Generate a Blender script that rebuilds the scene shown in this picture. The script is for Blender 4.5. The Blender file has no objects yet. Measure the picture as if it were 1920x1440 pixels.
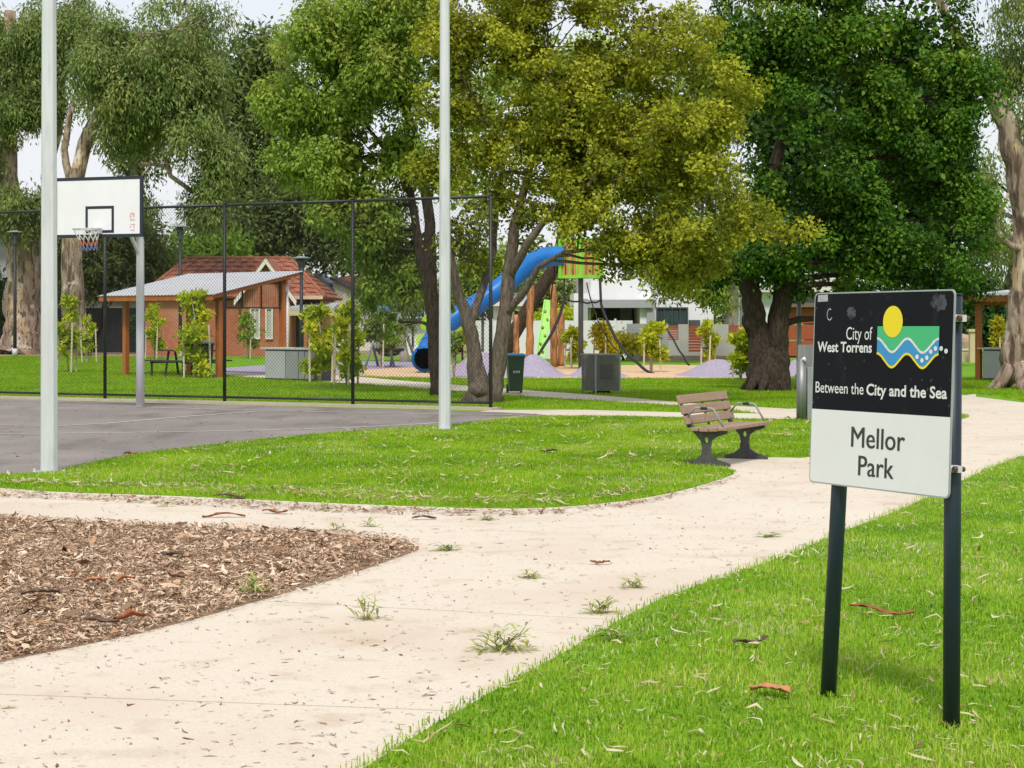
import bpy, bmesh, math, random
import numpy as np
from mathutils import Vector, Matrix, noise as mnoise

# ---------------------------------------------------------------- camera, sky, sun, exposure
S = bpy.context.scene
F, H, HY, CX = 3600.0, 1.6, 602.0, 960.0      # focal length in px of a 1920 px wide picture, eye height, horizon row
cam = bpy.data.cameras.new('camera')
cam.lens = 67.5; cam.sensor_width = 36; cam.shift_y = -118 / 1920.0
cam.clip_start = 0.1; cam.clip_end = 3000
co = bpy.data.objects.new('camera', cam); S.collection.objects.link(co)
co.location = (0, 0, H); co.rotation_euler = (math.radians(90), 0, 0)
S.camera = co

SUN_EL, SUN_AZ = math.radians(54), math.radians(186)   # azimuth clockwise from +Y: behind the camera
W = bpy.data.worlds.new('World'); S.world = W; W.use_nodes = True
nt = W.node_tree; nt.nodes.clear()
sky = nt.nodes.new('ShaderNodeTexSky'); sky.sky_type = 'NISHITA'; sky.sun_disc = False
sky.sun_elevation = SUN_EL; sky.sun_rotation = SUN_AZ; sky.air_density = 1.0; sky.dust_density = 2.0
tc = nt.nodes.new('ShaderNodeTexCoord')
mp = nt.nodes.new('ShaderNodeMapping'); mp.inputs['Scale'].default_value = (1, 1, 2.2)
nz = nt.nodes.new('ShaderNodeTexNoise'); nz.inputs['Scale'].default_value = 3.2; nz.inputs['Detail'].default_value = 7
nz.inputs['Roughness'].default_value = 0.6
cr = nt.nodes.new('ShaderNodeValToRGB')
cr.color_ramp.elements[0].position = 0.30; cr.color_ramp.elements[0].color = (0.72, 0.72, 0.72, 1)
cr.color_ramp.elements[1].position = 0.62; cr.color_ramp.elements[1].color = (1, 1, 1, 1)
mx = nt.nodes.new('ShaderNodeMix'); mx.data_type = 'RGBA'
mx.inputs['B'].default_value = (4.4, 4.5, 4.68, 1)       # high cloud sheet
bg = nt.nodes.new('ShaderNodeBackground'); bg.inputs['Strength'].default_value = 0.1
wo = nt.nodes.new('ShaderNodeOutputWorld')
L = nt.links.new
L(tc.outputs['Generated'], mp.inputs['Vector']); L(mp.outputs['Vector'], nz.inputs['Vector'])
L(nz.outputs['Fac'], cr.inputs['Fac']); L(cr.outputs['Color'], mx.inputs['Factor'])
L(sky.outputs['Color'], mx.inputs['A']); L(mx.outputs['Result'], bg.inputs['Color']); L(bg.outputs[0], wo.inputs[0])

sl = bpy.data.lights.new('sun', 'SUN'); sl.energy = 1.5; sl.angle = math.radians(10); sl.color = (1.0, 0.95, 0.87)
so = bpy.data.objects.new('sun', sl); S.collection.objects.link(so)
sd = Vector((math.sin(SUN_AZ) * math.cos(SUN_EL), math.cos(SUN_AZ) * math.cos(SUN_EL), math.sin(SUN_EL)))
so.rotation_euler = sd.to_track_quat('Z', 'Y').to_euler(); so.location = (0, 0, 30)

vs = S.view_settings; vs.view_transform = 'Standard'; vs.look = 'None'; vs.gamma = 1; vs.use_curve_mapping = False
vs.exposure = 1.0
S.render.engine = 'CYCLES'
cy = S.cycles; cy.max_bounces = 6; cy.diffuse_bounces = 3; cy.glossy_bounces = 2; cy.transmission_bounces = 4
cy.transparent_max_bounces = 8; cy.use_denoising = True; cy.sample_clamp_indirect = 6
cy.caustics_reflective = False; cy.caustics_refractive = False

# ---------------------------------------------------------------- helpers
C = S.collection
R = math.radians
def g(px, py, z=0.0):
    Y = F * (H - z) / (py - HY); return Vector(((px - CX) * Y / F, Y, z))
def at(px, py, Y): return Vector(((px - CX) * Y / F, Y, H + (HY - py) * Y / F))
def lin(r, gg, b):
    f = lambda c: (c / 255 / 12.92) if c <= 10 else ((c / 255 + 0.055) / 1.055) ** 2.4
    return (f(r), f(gg), f(b))

def tag(o, label=None, cat=None, group=None, kind=None):
    if label: o['label'] = label
    if cat: o['category'] = cat
    if group: o['group'] = group
    if kind: o['kind'] = kind
    return o
def thing(name, label, cat, loc=(0, 0, 0), group=None, rz=0.0):
    o = bpy.data.objects.new(name, None); C.objects.link(o); o.location = loc; o.rotation_euler.z = rz
    o.empty_display_size = 0.2
    return tag(o, label, cat, group)
def wloc(o):
    v = Vector((0, 0, 0))
    while o: v = v + o.location; o = o.parent
    return v
def link(me, name, parent=None):
    o = bpy.data.objects.new(name, me); C.objects.link(o)
    if parent: o.parent = parent
    return o
def copy_tree(o, parent=None):
    c = o.copy(); C.objects.link(c); c.parent = parent
    for ch in list(o.children): copy_tree(ch, c)
    return c

class MB:
    """collects geometry; build() makes one mesh object. world=True: coordinates are world ones, the parent has no rotation"""
    def __init__(s): s.v = []; s.f = []; s.sm = []
    def face(s, pts, smooth=False):
        i = len(s.v); s.v += [tuple(p) for p in pts]; s.f.append(tuple(range(i, i + len(pts)))); s.sm.append(smooth); return s
    def box(s, c, size, rz=0.0, m=None):
        cx, cy_, cz = c; hx, hy, hz = size[0] / 2, size[1] / 2, size[2] / 2
        i = len(s.v); ca, sa = math.cos(rz), math.sin(rz)
        for z in (-hz, hz):
            for x, y in ((-hx, -hy), (hx, -hy), (hx, hy), (-hx, hy)):
                s.v.append((cx + x * ca - y * sa, cy_ + x * sa + y * ca, cz + z))
        for q in ((3, 2, 1, 0), (4, 5, 6, 7), (0, 1, 5, 4), (1, 2, 6, 5), (2, 3, 7, 6), (3, 0, 4, 7)):
            s.f.append(tuple(i + k for k in q)); s.sm.append(False)
        return s
    def bar(s, a, b, w, h, up=(0, 0, 1)):
        a, b = Vector(a), Vector(b); d = (b - a).normalized(); up = Vector(up)
        if abs(d.dot(up)) > 0.98: up = Vector((0, 1, 0))
        r = d.cross(up).normalized(); u = r.cross(d); i = len(s.v)
        for p in (a, b):
            for x, y in ((-1, -1), (1, -1), (1, 1), (-1, 1)):
                s.v.append(tuple(p + r * (x * w / 2) + u * (y * h / 2)))
        for q in ((0, 1, 2, 3), (7, 6, 5, 4), (0, 4, 5, 1), (1, 5, 6, 2), (2, 6, 7, 3), (3, 7, 4, 0)):
            s.f.append(tuple(i + k for k in q)); s.sm.append(False)
        return s
    def tube(s, pts, radii, n=8, caps=True, smooth=True, jit=0.0, rnd=None, twist=0.0):
        pts = [Vector(p) for p in pts]
        if not hasattr(radii, '__len__'): radii = [radii] * len(pts)
        i0 = len(s.v); ref = Vector((0.3, 0.9, 0.2))
        prev = None
        for k, p in enumerate(pts):
            d = (pts[min(k + 1, len(pts) - 1)] - pts[max(k - 1, 0)]).normalized()
            if prev is None:
                r = d.cross(ref).normalized() if abs(d.dot(ref)) < 0.95 else d.cross(Vector((1, 0, 0))).normalized()
            else:
                r = (prev - d * prev.dot(d)).normalized()
            prev = r; u = d.cross(r)
            for j in range(n):
                a = 2 * math.pi * j / n + twist; rr = radii[k]
                if jit and rnd: rr *= 1 + jit * (rnd.random() - 0.5) * 2
                s.v.append(tuple(p + (r * math.cos(a) + u * math.sin(a)) * rr))
        for k in range(len(pts) - 1):
            for j in range(n):
                a = i0 + k * n + j; b = i0 + k * n + (j + 1) % n
                s.f.append((a, b, b + n, a + n)); s.sm.append(smooth)
        if caps:
            s.f.append(tuple(i0 + j for j in range(n))[::-1]); s.sm.append(False)
            e = i0 + (len(pts) - 1) * n
            s.f.append(tuple(e + j for j in range(n))); s.sm.append(False)
        return s
    def prism(s, poly, vec):
        """polygon (3-D points) extruded along vec"""
        vec = Vector(vec); n = len(poly); i = len(s.v)
        s.v += [tuple(p) for p in poly] + [tuple(Vector(p) + vec) for p in poly]
        s.f.append(tuple(range(i, i + n))[::-1]); s.sm.append(False)
        s.f.append(tuple(range(i + n, i + 2 * n))); s.sm.append(False)
        for k in range(n):
            a, b = i + k, i + (k + 1) % n
            s.f.append((a, b, b + n, a + n)); s.sm.append(False)
        return s
    def mesh(s, name, off=None):
        me = bpy.data.meshes.new(name)
        v = s.v if off is None else [(a - off[0], b - off[1], c - off[2]) for a, b, c in s.v]
        me.from_pydata(v, [], s.f); me.polygons.foreach_set('use_smooth', s.sm); me.update(); return me
    def build(s, name, mat, parent=None, world=True, bevel=0.0):
        off = wloc(parent) if (parent and world) else None
        me = s.mesh(name, off)
        bm = bmesh.new(); bm.from_mesh(me); bmesh.ops.recalc_face_normals(bm, faces=bm.faces); bm.to_mesh(me); bm.free()
        if mat: me.materials.append(mat)
        o = link(me, name, parent)
        if bevel:
            m = o.modifiers.new('edge', 'BEVEL'); m.width = bevel; m.segments = 2; m.limit_method = 'ANGLE'; m.angle_limit = R(40)
        return o

def np_mesh(name, V, faces, tint=None, mat=None, parent=None, off=None, smooth=False):
    """V (n,3); faces: list of (m,k) index arrays; tint: list of (m,) arrays on the same faces"""
    me = bpy.data.meshes.new(name)
    V = np.asarray(V, np.float32)
    if off is not None: V = V - np.asarray(off, np.float32)
    me.vertices.add(len(V)); me.vertices.foreach_set('co', V.ravel())
    li = np.concatenate([f.ravel() for f in faces]).astype(np.int32)
    tot = np.concatenate([np.full(len(f), f.shape[1]) for f in faces]).astype(np.int32)
    st = np.concatenate([[0], np.cumsum(tot)[:-1]]).astype(np.int32)
    me.loops.add(len(li)); me.loops.foreach_set('vertex_index', li)
    me.polygons.add(len(tot)); me.polygons.foreach_set('loop_start', st); me.polygons.foreach_set('loop_total', tot)
    if smooth: me.polygons.foreach_set('use_smooth', np.ones(len(tot), bool))
    me.update(calc_edges=True)
    if tint is not None:
        a = me.attributes.new('tint', 'FLOAT', 'FACE'); a.data.foreach_set('value', np.concatenate(tint).astype(np.float32))
    if mat: me.materials.append(mat)
    return link(me, name, parent)

# ---------------------------------------------------------------- materials
MATS = {}
def mat(name, col, rough=0.7, col2=None, scale=4.0, detail=5.0, bump=0.0, bscale=None, metal=0.0, spec=0.5, stretch=None, lo=0.35, hi=0.65, bdist=0.01):
    """principled with a two-colour noise and a bump; object coordinates"""
    m = bpy.data.materials.new(name); m.use_nodes = True; t = m.node_tree; n = t.nodes; p = n['Principled BSDF']
    p.inputs['Roughness'].default_value = rough; p.inputs['Metallic'].default_value = metal
    p.inputs['Specular IOR Level'].default_value = spec
    p.inputs['Base Color'].default_value = (*col, 1)
    if col2 or bump:
        c = n.new('ShaderNodeTexCoord'); v = c.outputs['Object']
        if stretch:
            k = n.new('ShaderNodeMapping'); k.inputs['Scale'].default_value = stretch; t.links.new(v, k.inputs['Vector']); v = k.outputs['Vector']
        if col2:
            z = n.new('ShaderNodeTexNoise'); z.inputs['Scale'].default_value = scale; z.inputs['Detail'].default_value = detail
            z.inputs['Roughness'].default_value = 0.62
            t.links.new(v, z.inputs['Vector'])
            r = n.new('ShaderNodeValToRGB'); r.color_ramp.elements[0].position = lo; r.color_ramp.elements[1].position = hi
            r.color_ramp.elements[0].color = (*col, 1); r.color_ramp.elements[1].color = (*col2, 1)
            t.links.new(z.outputs['Fac'], r.inputs['Fac']); t.links.new(r.outputs['Color'], p.inputs['Base Color'])
        if bump:
            z2 = n.new('ShaderNodeTexNoise'); z2.inputs['Scale'].default_value = bscale or scale * 3; z2.inputs['Detail'].default_value = 6
            t.links.new(v, z2.inputs['Vector'])
            b = n.new('ShaderNodeBump'); b.inputs['Strength'].default_value = bump; b.inputs['Distance'].default_value = bdist
            t.links.new(z2.outputs['Fac'], b.inputs['Height']); t.links.new(b.outputs['Normal'], p.inputs['Normal'])
    MATS[name] = m
    return m
def leafmat(name, cols, trans=0.3, rough=0.6, spec=0.14):
    """leaf colour picked per leaf by the 'tint' attribute; part of the light passes through"""
    m = bpy.data.materials.new(name); m.use_nodes = True; t = m.node_tree; n = t.nodes; p = n['Principled BSDF']
    a = n.new('ShaderNodeAttribute'); a.attribute_name = 'tint'
    r = n.new('ShaderNodeValToRGB'); e = r.color_ramp.elements
    while len(e) < len(cols): e.new(0.5)
    for k, c in enumerate(cols): e[k].position = k / (len(cols) - 1); e[k].color = (*c, 1)
    t.links.new(a.outputs['Fac'], r.inputs['Fac']); t.links.new(r.outputs['Color'], p.inputs['Base Color'])
    p.inputs['Roughness'].default_value = rough; p.inputs['Specular IOR Level'].default_value = spec
    if trans:
        tr = n.new('ShaderNodeBsdfTranslucent'); t.links.new(r.outputs['Color'], tr.inputs['Color'])
        x = n.new('ShaderNodeMixShader'); x.inputs['Fac'].default_value = trans
        t.links.new(p.outputs[0], x.inputs[1]); t.links.new(tr.outputs[0], x.inputs[2]); t.links.new(x.outputs[0], n['Material Output'].inputs[0])
    return m

def mix_layer(m, col, scale, lo, hi, detail=4.0, fac=1.0, stretch=None):
    """lays a further noise-shaped stain of another colour over a material's base colour"""
    t = m.node_tree; n = t.nodes; p = n['Principled BSDF']; inp = p.inputs['Base Color']
    c = n.new('ShaderNodeTexCoord'); v = c.outputs['Object']
    if stretch:
        k = n.new('ShaderNodeMapping'); k.inputs['Scale'].default_value = stretch; t.links.new(v, k.inputs['Vector']); v = k.outputs['Vector']
    z = n.new('ShaderNodeTexNoise'); z.inputs['Scale'].default_value = scale; z.inputs['Detail'].default_value = detail; t.links.new(v, z.inputs['Vector'])
    r = n.new('ShaderNodeValToRGB'); r.color_ramp.elements[0].position = lo; r.color_ramp.elements[1].position = hi
    r.color_ramp.elements[0].color = (0, 0, 0, 1); r.color_ramp.elements[1].color = (fac, fac, fac, 1)
    t.links.new(z.outputs['Fac'], r.inputs['Fac'])
    x = n.new('ShaderNodeMix'); x.data_type = 'RGBA'; x.inputs['B'].default_value = (*col, 1)
    if inp.is_linked:
        src = inp.links[0].from_socket; t.links.remove(inp.links[0]); t.links.new(src, x.inputs['A'])
    else: x.inputs['A'].default_value = inp.default_value
    t.links.new(r.outputs['Color'], x.inputs['Factor']); t.links.new(x.outputs['Result'], inp)
    return m

m_lawn = mat('lawn_soil', (0.12, 0.27, 0.014), 0.95, (0.17, 0.34, 0.02), 0.9, 8, bump=0.6, bscale=30, bdist=0.03, spec=0.1)
mix_layer(m_lawn, (0.17, 0.22, 0.05), 0.35, 0.55, 0.75, 6, 0.6)
m_path = mat('path_aggregate', (0.565, 0.492, 0.40), 0.9, (0.645, 0.582, 0.49), 70, 6, bump=0.25, bscale=160, bdist=0.004, spec=0.2)
mix_layer(m_path, (0.52, 0.41, 0.32), 0.7, 0.48, 0.72, 7, 0.7)
mix_layer(m_path, (0.40, 0.29, 0.19), 3.2, 0.55, 0.78, 8, 0.55)
mix_layer(m_path, (0.38, 0.31, 0.24), 22.0, 0.62, 0.74, 5, 0.5)
mix_layer(m_path, (0.66, 0.61, 0.53), 0.35, 0.55, 0.7, 5, 0.6)
m_court = mat('court_asphalt', (0.165, 0.145, 0.135), 0.92, (0.26, 0.232, 0.215), 45, 6, bump=0.3, bscale=140, bdist=0.004, spec=0.2)
mix_layer(m_court, (0.30, 0.265, 0.25), 0.5, 0.45, 0.7, 6, 0.6)
mix_layer(m_court, (0.115, 0.098, 0.09), 1.1, 0.52, 0.68, 8, 0.6, (1, .35, 1))
m_line = mat('court_paint', (0.56, 0.53, 0.51), 0.85, (0.40, 0.37, 0.35), 9, 6, spec=0.2)
m_kerb = mat('kerb_concrete', (0.50, 0.42, 0.34), 0.9, (0.42, 0.34, 0.26), 3, 6, bump=0.3)
m_mulchbase = mat('mulch_soil', (0.24, 0.165, 0.12), 1.0, (0.36, 0.26, 0.195), 40, 6, bump=0.8, bscale=60, bdist=0.02, spec=0.1)
m_dry = mat('dry_verge', (0.32, 0.27, 0.13), 1.0, (0.22, 0.26, 0.08), 0.4, 7, bump=0.4, spec=0.1)
m_bark_soft = mat('softfall_bark', (0.55, 0.37, 0.225), 1.0, (0.68, 0.49, 0.32), 6, 6, bump=0.5, bscale=30, spec=0.1)
m_rubber = mat('purple_rubber', (0.28, 0.245, 0.325), 0.95, (0.40, 0.355, 0.445), 16, 8, bump=0.15, spec=0.15)
m_galv = mat('galvanised_steel', (0.56, 0.565, 0.605), 0.5, (0.66, 0.665, 0.705), 6, 5, metal=0.1, stretch=(1, 1, 0.15))
mix_layer(m_galv, (0.40, 0.415, 0.44), 9, 0.52, 0.75, 6, 0.6, (1, 1, .2))
mix_layer(m_galv, (0.34, 0.33, 0.30), 3.0, 0.62, 0.75, 7, 0.4, (3, 3, .4))
m_black = mat('black_powdercoat', (0.012, 0.014, 0.017), 0.5, (0.025, 0.028, 0.033), 3, 4)
m_wire = mat('black_wire', (0.01, 0.011, 0.012), 0.6)
m_post = mat('sign_post_paint', (0.006, 0.014, 0.026), 0.42, (0.012, 0.024, 0.04), 4, 5, stretch=(1, 1, 0.3))
m_castiron = mat('bench_iron', (0.05, 0.05, 0.048), 0.55, (0.075, 0.075, 0.07), 12, 4)
m_benchwood = mat('bench_timber', (0.27, 0.175, 0.12), 0.75, (0.36, 0.245, 0.175), 5, 7, bump=0.3, stretch=(6, 1, 6))
m_timber = mat('pergola_timber', (0.46, 0.145, 0.034), 0.65, (0.34, 0.092, 0.02), 2.2, 6, bump=0.2, stretch=(5, 5, 0.5))
m_tinroof = mat('zinc_roof', (0.42, 0.425, 0.45), 0.5, (0.47, 0.475, 0.50), 2, 4, metal=0.1)
m_steelgrey = mat('grey_steel', (0.24, 0.255, 0.265), 0.5, (0.29, 0.305, 0.315), 5, 4)
m_stainless = mat('stainless', (0.27, 0.27, 0.27), 0.48, (0.19, 0.19, 0.19), 3, 5, metal=0.5, stretch=(8, 8, 0.3))
m_white = mat('white_paint', (0.74, 0.735, 0.765), 0.5, (0.69, 0.685, 0.715), 1.4, 4)
m_dkgrey = mat('dark_grey_paint', (0.06, 0.066, 0.075), 0.5, (0.085, 0.09, 0.10), 3, 4)

# ---------------------------------------------------------------- ground
def chaikin(P, it=2):
    for _ in range(it):
        Q = []
        for i in range(len(P)):
            a, b = P[i], P[(i + 1) % len(P)]
            Q += [(a[0] * .75 + b[0] * .25, a[1] * .75 + b[1] * .25), (a[0] * .25 + b[0] * .75, a[1] * .25 + b[1] * .75)]
        P = Q
    return P
def gpoly(px, it=2):
    """outline given by where it meets the ground, as (x, y) in metres"""
    return chaikin([tuple(g(x, y)[:2]) for x, y in px], it)
def inside(P, X, Y):
    P = np.asarray(P); r = np.zeros(len(X), bool); j = len(P) - 1
    for i in range(len(P)):
        xi, yi = P[i]; xj, yj = P[j]
        if yi != yj:
            c = ((yi > Y) != (yj > Y)) & (X < (xj - xi) * (Y - yi) / (yj - yi) + xi); r ^= c
        j = i
    return r
def sheet(name, P, top, bottom, m, parent=None, kind='structure'):
    bm = bmesh.new()
    vt = [bm.verts.new((x, y, top)) for x, y in P]
    f = bm.faces.new(vt); bm.normal_update()
    if f.normal.z < 0: f.normal_flip()
    if bottom is not None:
        e = [ed for ed in bm.edges]
        r = bmesh.ops.extrude_edge_only(bm, edges=e)
        for v in r['geom']:
            if isinstance(v, bmesh.types.BMVert): v.co.z = bottom
    bmesh.ops.triangulate(bm, faces=[q for q in bm.faces if len(q.verts) > 4])
    bmesh.ops.recalc_face_normals(bm, faces=bm.faces)
    me = bpy.data.meshes.new(name); bm.to_mesh(me); bm.free(); me.materials.append(m)
    o = link(me, name, parent)
    if not parent: o['kind'] = kind
    return o

ground = sheet('ground', [(-900, -60), (900, -60), (900, 1800), (-900, 1800)], 0.0, None, m_lawn)

# outlines -------------------------------------------------------
P_RIGHT = gpoly([(-100, 2000), (330, 1700), (690, 1440), (890, 1322), (1000, 1262), (1100, 1205), (1170, 1162), (1260, 1118), (1360, 1086), (1500, 1036), (1600, 992),
                 (1700, 955), (1800, 906), (1850, 882), (1920, 856), (2060, 812), (2500, 800), (2900, 900), (3400, 1400), (4200, 2000)], 2)
P_MID = gpoly([(-220, 902), (-120, 908), (0, 917), (100, 925), (300, 931), (450, 938), (600, 945), (750, 951), (900, 956), (1000, 956), (1100, 950), (1200, 938),
               (1280, 922), (1345, 903), (1385, 888), (1350, 880), (1290, 876), (1275, 869), (1330, 862), (1440, 859), (1520, 861), (1620, 842), (1720, 814),
               (1800, 788), (1822, 782), (1790, 777), (1700, 779), (1600, 785), (1480, 790), (1290, 786), (1150, 782), (1010, 783),
               (930, 789), (835, 801), (700, 808), (520, 823), (400, 837), (260, 853), (170, 871), (110, 887), (40, 894), (-80, 893), (-220, 890)], 1)
P_COURT = gpoly([(-260, 893), (-80, 894), (40, 894), (110, 887), (170, 871), (260, 853), (400, 837), (520, 823), (700, 808), (835, 801), (930, 789),
                 (1010, 783), (1030, 779), (930, 774), (920, 774), (660, 767), (420, 760), (200, 755), (0, 749), (-260, 744)], 1)
P_MULCH = gpoly([(-220, 962), (0, 973), (150, 981), (350, 991), (500, 998), (650, 1006), (740, 1015), (800, 1029), (740, 1051), (640, 1086), (500, 1126),
                 (350, 1170), (200, 1206), (0, 1246), (-260, 1300)], 2)
P_PATH = gpoly([(-420, 1540), (-420, 880), (0, 900), (300, 915), (900, 935), (1100, 930), (1300, 880), (1260, 866), (1330, 852), (1520, 848), (1700, 800), (1800, 765),
                (1800, 741), (1920, 756), (2250, 790), (2250, 820), (2050, 828), (1920, 872), (1700, 972), (1500, 1055), (1200, 1185), (1000, 1295), (860, 1380), (680, 1540)], 0)
P_BACK = gpoly([(900, 772), (928, 769), (1100, 769), (1280, 774), (1430, 776), (1380, 770), (1270, 760), (1090, 750), (950, 741), (880, 735), (760, 726), (620, 717), (470, 708),
                (400, 703), (400, 697), (470, 699), (640, 704), (730, 712), (880, 724), (985, 732), (1090, 739), (1200, 748), (1300, 757), (1480, 767), (1640, 762), (1830, 739),
                (1830, 786), (1650, 794), (1480, 798), (1290, 795), (1150, 792), (1000, 795), (950, 786)], 0)

# path slabs, cut apart by narrow open joints
def cut_slabs(P, cuts, name, top):
    path = bpy.data.objects.new(name, None); C.objects.link(path); path['kind'] = 'structure'
    base = sheet('joint_bed', P, 0.001 if top > 0.005 else -0.002, None, m_mulchbase, path)
    n = len(cuts) + 1
    for k in range(n):
        bm = bmesh.new()
        f = bm.faces.new([bm.verts.new((x, y, top)) for x, y in P]); bm.normal_update()
        if f.normal.z < 0: f.normal_flip()
        bmesh.ops.triangulate(bm, faces=bm.faces[:])
        for (idx, sgn) in ((k - 1, 1), (k, -1)):
            if 0 <= idx < len(cuts):
                a, b = cuts[idx]; d = Vector((b[0] - a[0], b[1] - a[1], 0)).normalized(); nn = Vector((-d.y, d.x, 0)) * sgn
                p = Vector((a[0], a[1], 0)) + nn * 0.009
                bmesh.ops.bisect_plane(bm, geom=bm.verts[:] + bm.edges[:] + bm.faces[:], plane_co=p, plane_no=nn, clear_inner=True)
        if bm.faces:
            r = bmesh.ops.extrude_edge_only(bm, edges=[e for e in bm.edges if e.is_boundary])
            for v in r['geom']:
                if isinstance(v, bmesh.types.BMVert): v.co.z = -0.03
            bmesh.ops.recalc_face_normals(bm, faces=bm.faces)
            me = bpy.data.meshes.new('slab'); bm.to_mesh(me); me.materials.append(m_path); link(me, 'slab', path)
        bm.free()
    return path
J = lambda a, b: (tuple(g(*a)[:2]), tuple(g(*b)[:2]))
cut_slabs(P_PATH, [J((-100, 1303), (900, 1340)), J((480, 1130), (1170, 1167)), J((1795, 786), (1925, 789))], 'path', 0.012)
cut_slabs(P_BACK, [], 'back_path', 0.006)

mulch = sheet('mulch_bed', P_MULCH, 0.014, 0.0, mat('mulch_fines', (0.25, 0.165, 0.105), 1.0, (0.38, 0.265, 0.18), 45, 6, bump=0.8, bscale=60, bdist=0.02, spec=0.1))
lawn_mid = sheet('lawn', P_MID, 0.022, -0.01, m_lawn)
lawn_right = sheet('lawn', P_RIGHT, 0.017, -0.01, m_lawn)
court = sheet('basketball_court', P_COURT, 0.016, -0.01, m_court)
def stripe(pts, w, z, name, m, parent):
    q = MB(); P = [Vector((p.x, p.y, z)) for p in (g(*t) for t in pts)]
    lft, rgt = [], []
    for k, p in enumerate(P):
        d = (P[min(k + 1, len(P) - 1)] - P[max(k - 1, 0)]).normalized(); s_ = Vector((-d.y, d.x, 0)) * w / 2
        lft.append(p + s_); rgt.append(p - s_)
    for k in range(len(P) - 1): q.face([lft[k], rgt[k], rgt[k + 1], lft[k + 1]])
    return q.build(name, m, parent)
stripe([(-120, 816), (100, 815), (300, 812.5), (500, 808.5), (640, 804.5), (790, 797), (930, 787), (985, 781.5)], 0.085, 0.020, 'court_line', m_line, court)
stripe([(-120, 797), (0, 799.5), (110, 801), (200, 796), (330, 784.5), (480, 773.2)], 0.085, 0.021, 'court_line', m_line, court)
stripe([(-120, 756.5), (100, 761), (270, 765.6), (480, 771.6), (640, 775), (860, 779), (960, 780)], 0.085, 0.022, 'court_line', m_line, court)

verge = sheet('verge', [(-70, 92), (70, 80), (90, 140), (-90, 150)], 0.004, None, m_dry)
gardenbed = sheet('garden_bed', [tuple(g(x, y)[:2]) for x, y in ((-200, 667), (60, 668), (330, 669), (330, 660), (-200, 658))], 0.012, None,
                  mat('far_mulch', (0.30, 0.20, 0.14), 1.0, (0.42, 0.30, 0.22), 3, 6, bump=0.6, spec=0.1))
softfall = sheet('playground_softfall', gpoly([(600, 704), (720, 708), (850, 710), (1100, 710), (1520, 710), (1540, 690), (1300, 684), (1100, 686), (900, 682), (700, 686), (560, 697)], 1), 0.010, None, m_bark_soft)
rub = sheet('rubber_surface', gpoly([(380, 694), (520, 683), (690, 677), (790, 679), (806, 688), (700, 692), (660, 697), (700, 703), (620, 703), (480, 701)], 1), 0.014, None, m_rubber)

# kerb under the chain-link fence -------------------------------
FP = [Vector((-8.14, 38.4, 0)), Vector((-0.383, 34.5, 0))]
fd = (FP[1] - FP[0]).normalized(); fstep = (FP[1] - FP[0]).length / 3
fence_posts = [FP[0] + fd * fstep * k for k in range(-2, 4)]
kb = MB(); kn = Vector((-fd.y, fd.x, 0))
a, b = fence_posts[0] - fd * .2, fence_posts[-1] + fd * .12
kb.box(((a.x + b.x) / 2, (a.y + b.y) / 2, 0.02), ((b - a).length, 0.42, 0.06), math.atan2(fd.y, fd.x))
tag(kb.build('kerb', m_kerb), kind='structure')

# ---------------------------------------------------------------- blades, chips, litter
def sample(P, n, rng, bias=1.0, ragged=0.0):
    P = np.asarray(P); lo, hi = P.min(0), P.max(0); out = []; tot = 0
    while tot < n:
        X = rng.uniform(lo[0], hi[0], n * 2); Y = rng.uniform(lo[1], hi[1], n * 2)
        k = rng.random(n * 2) < (max(lo[1], 6.0) / np.maximum(Y, 6.0)) ** bias
        # keep to what the lens could see, with a margin of a couple of metres for a step to the side
        k &= (np.abs(X) < Y * 0.267 + 2.2) & (Y > 5.2)
        k &= inside(P, X + (rng.normal(0, ragged, n * 2) if ragged else 0), Y + (rng.normal(0, ragged, n * 2) if ragged else 0)); out.append(np.stack([X[k], Y[k]], 1)); tot += int(k.sum())
    return np.concatenate(out)[:n]
def vnoise(X, Y, sc, seed=0):
    """cheap smooth 2-D value noise, 0..1"""
    r = np.random.default_rng(seed); T = r.random((64, 64))
    x, y = X * sc + 1000, Y * sc + 1000; i, j = np.floor(x).astype(int), np.floor(y).astype(int); u, v = x - i, y - j
    u, v = u * u * (3 - 2 * u), v * v * (3 - 2 * v)
    t = lambda a, b: T[a % 64, b % 64]
    return (t(i, j) * (1 - u) + t(i + 1, j) * u) * (1 - v) + (t(i, j + 1) * (1 - u) + t(i + 1, j + 1) * u) * v
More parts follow.
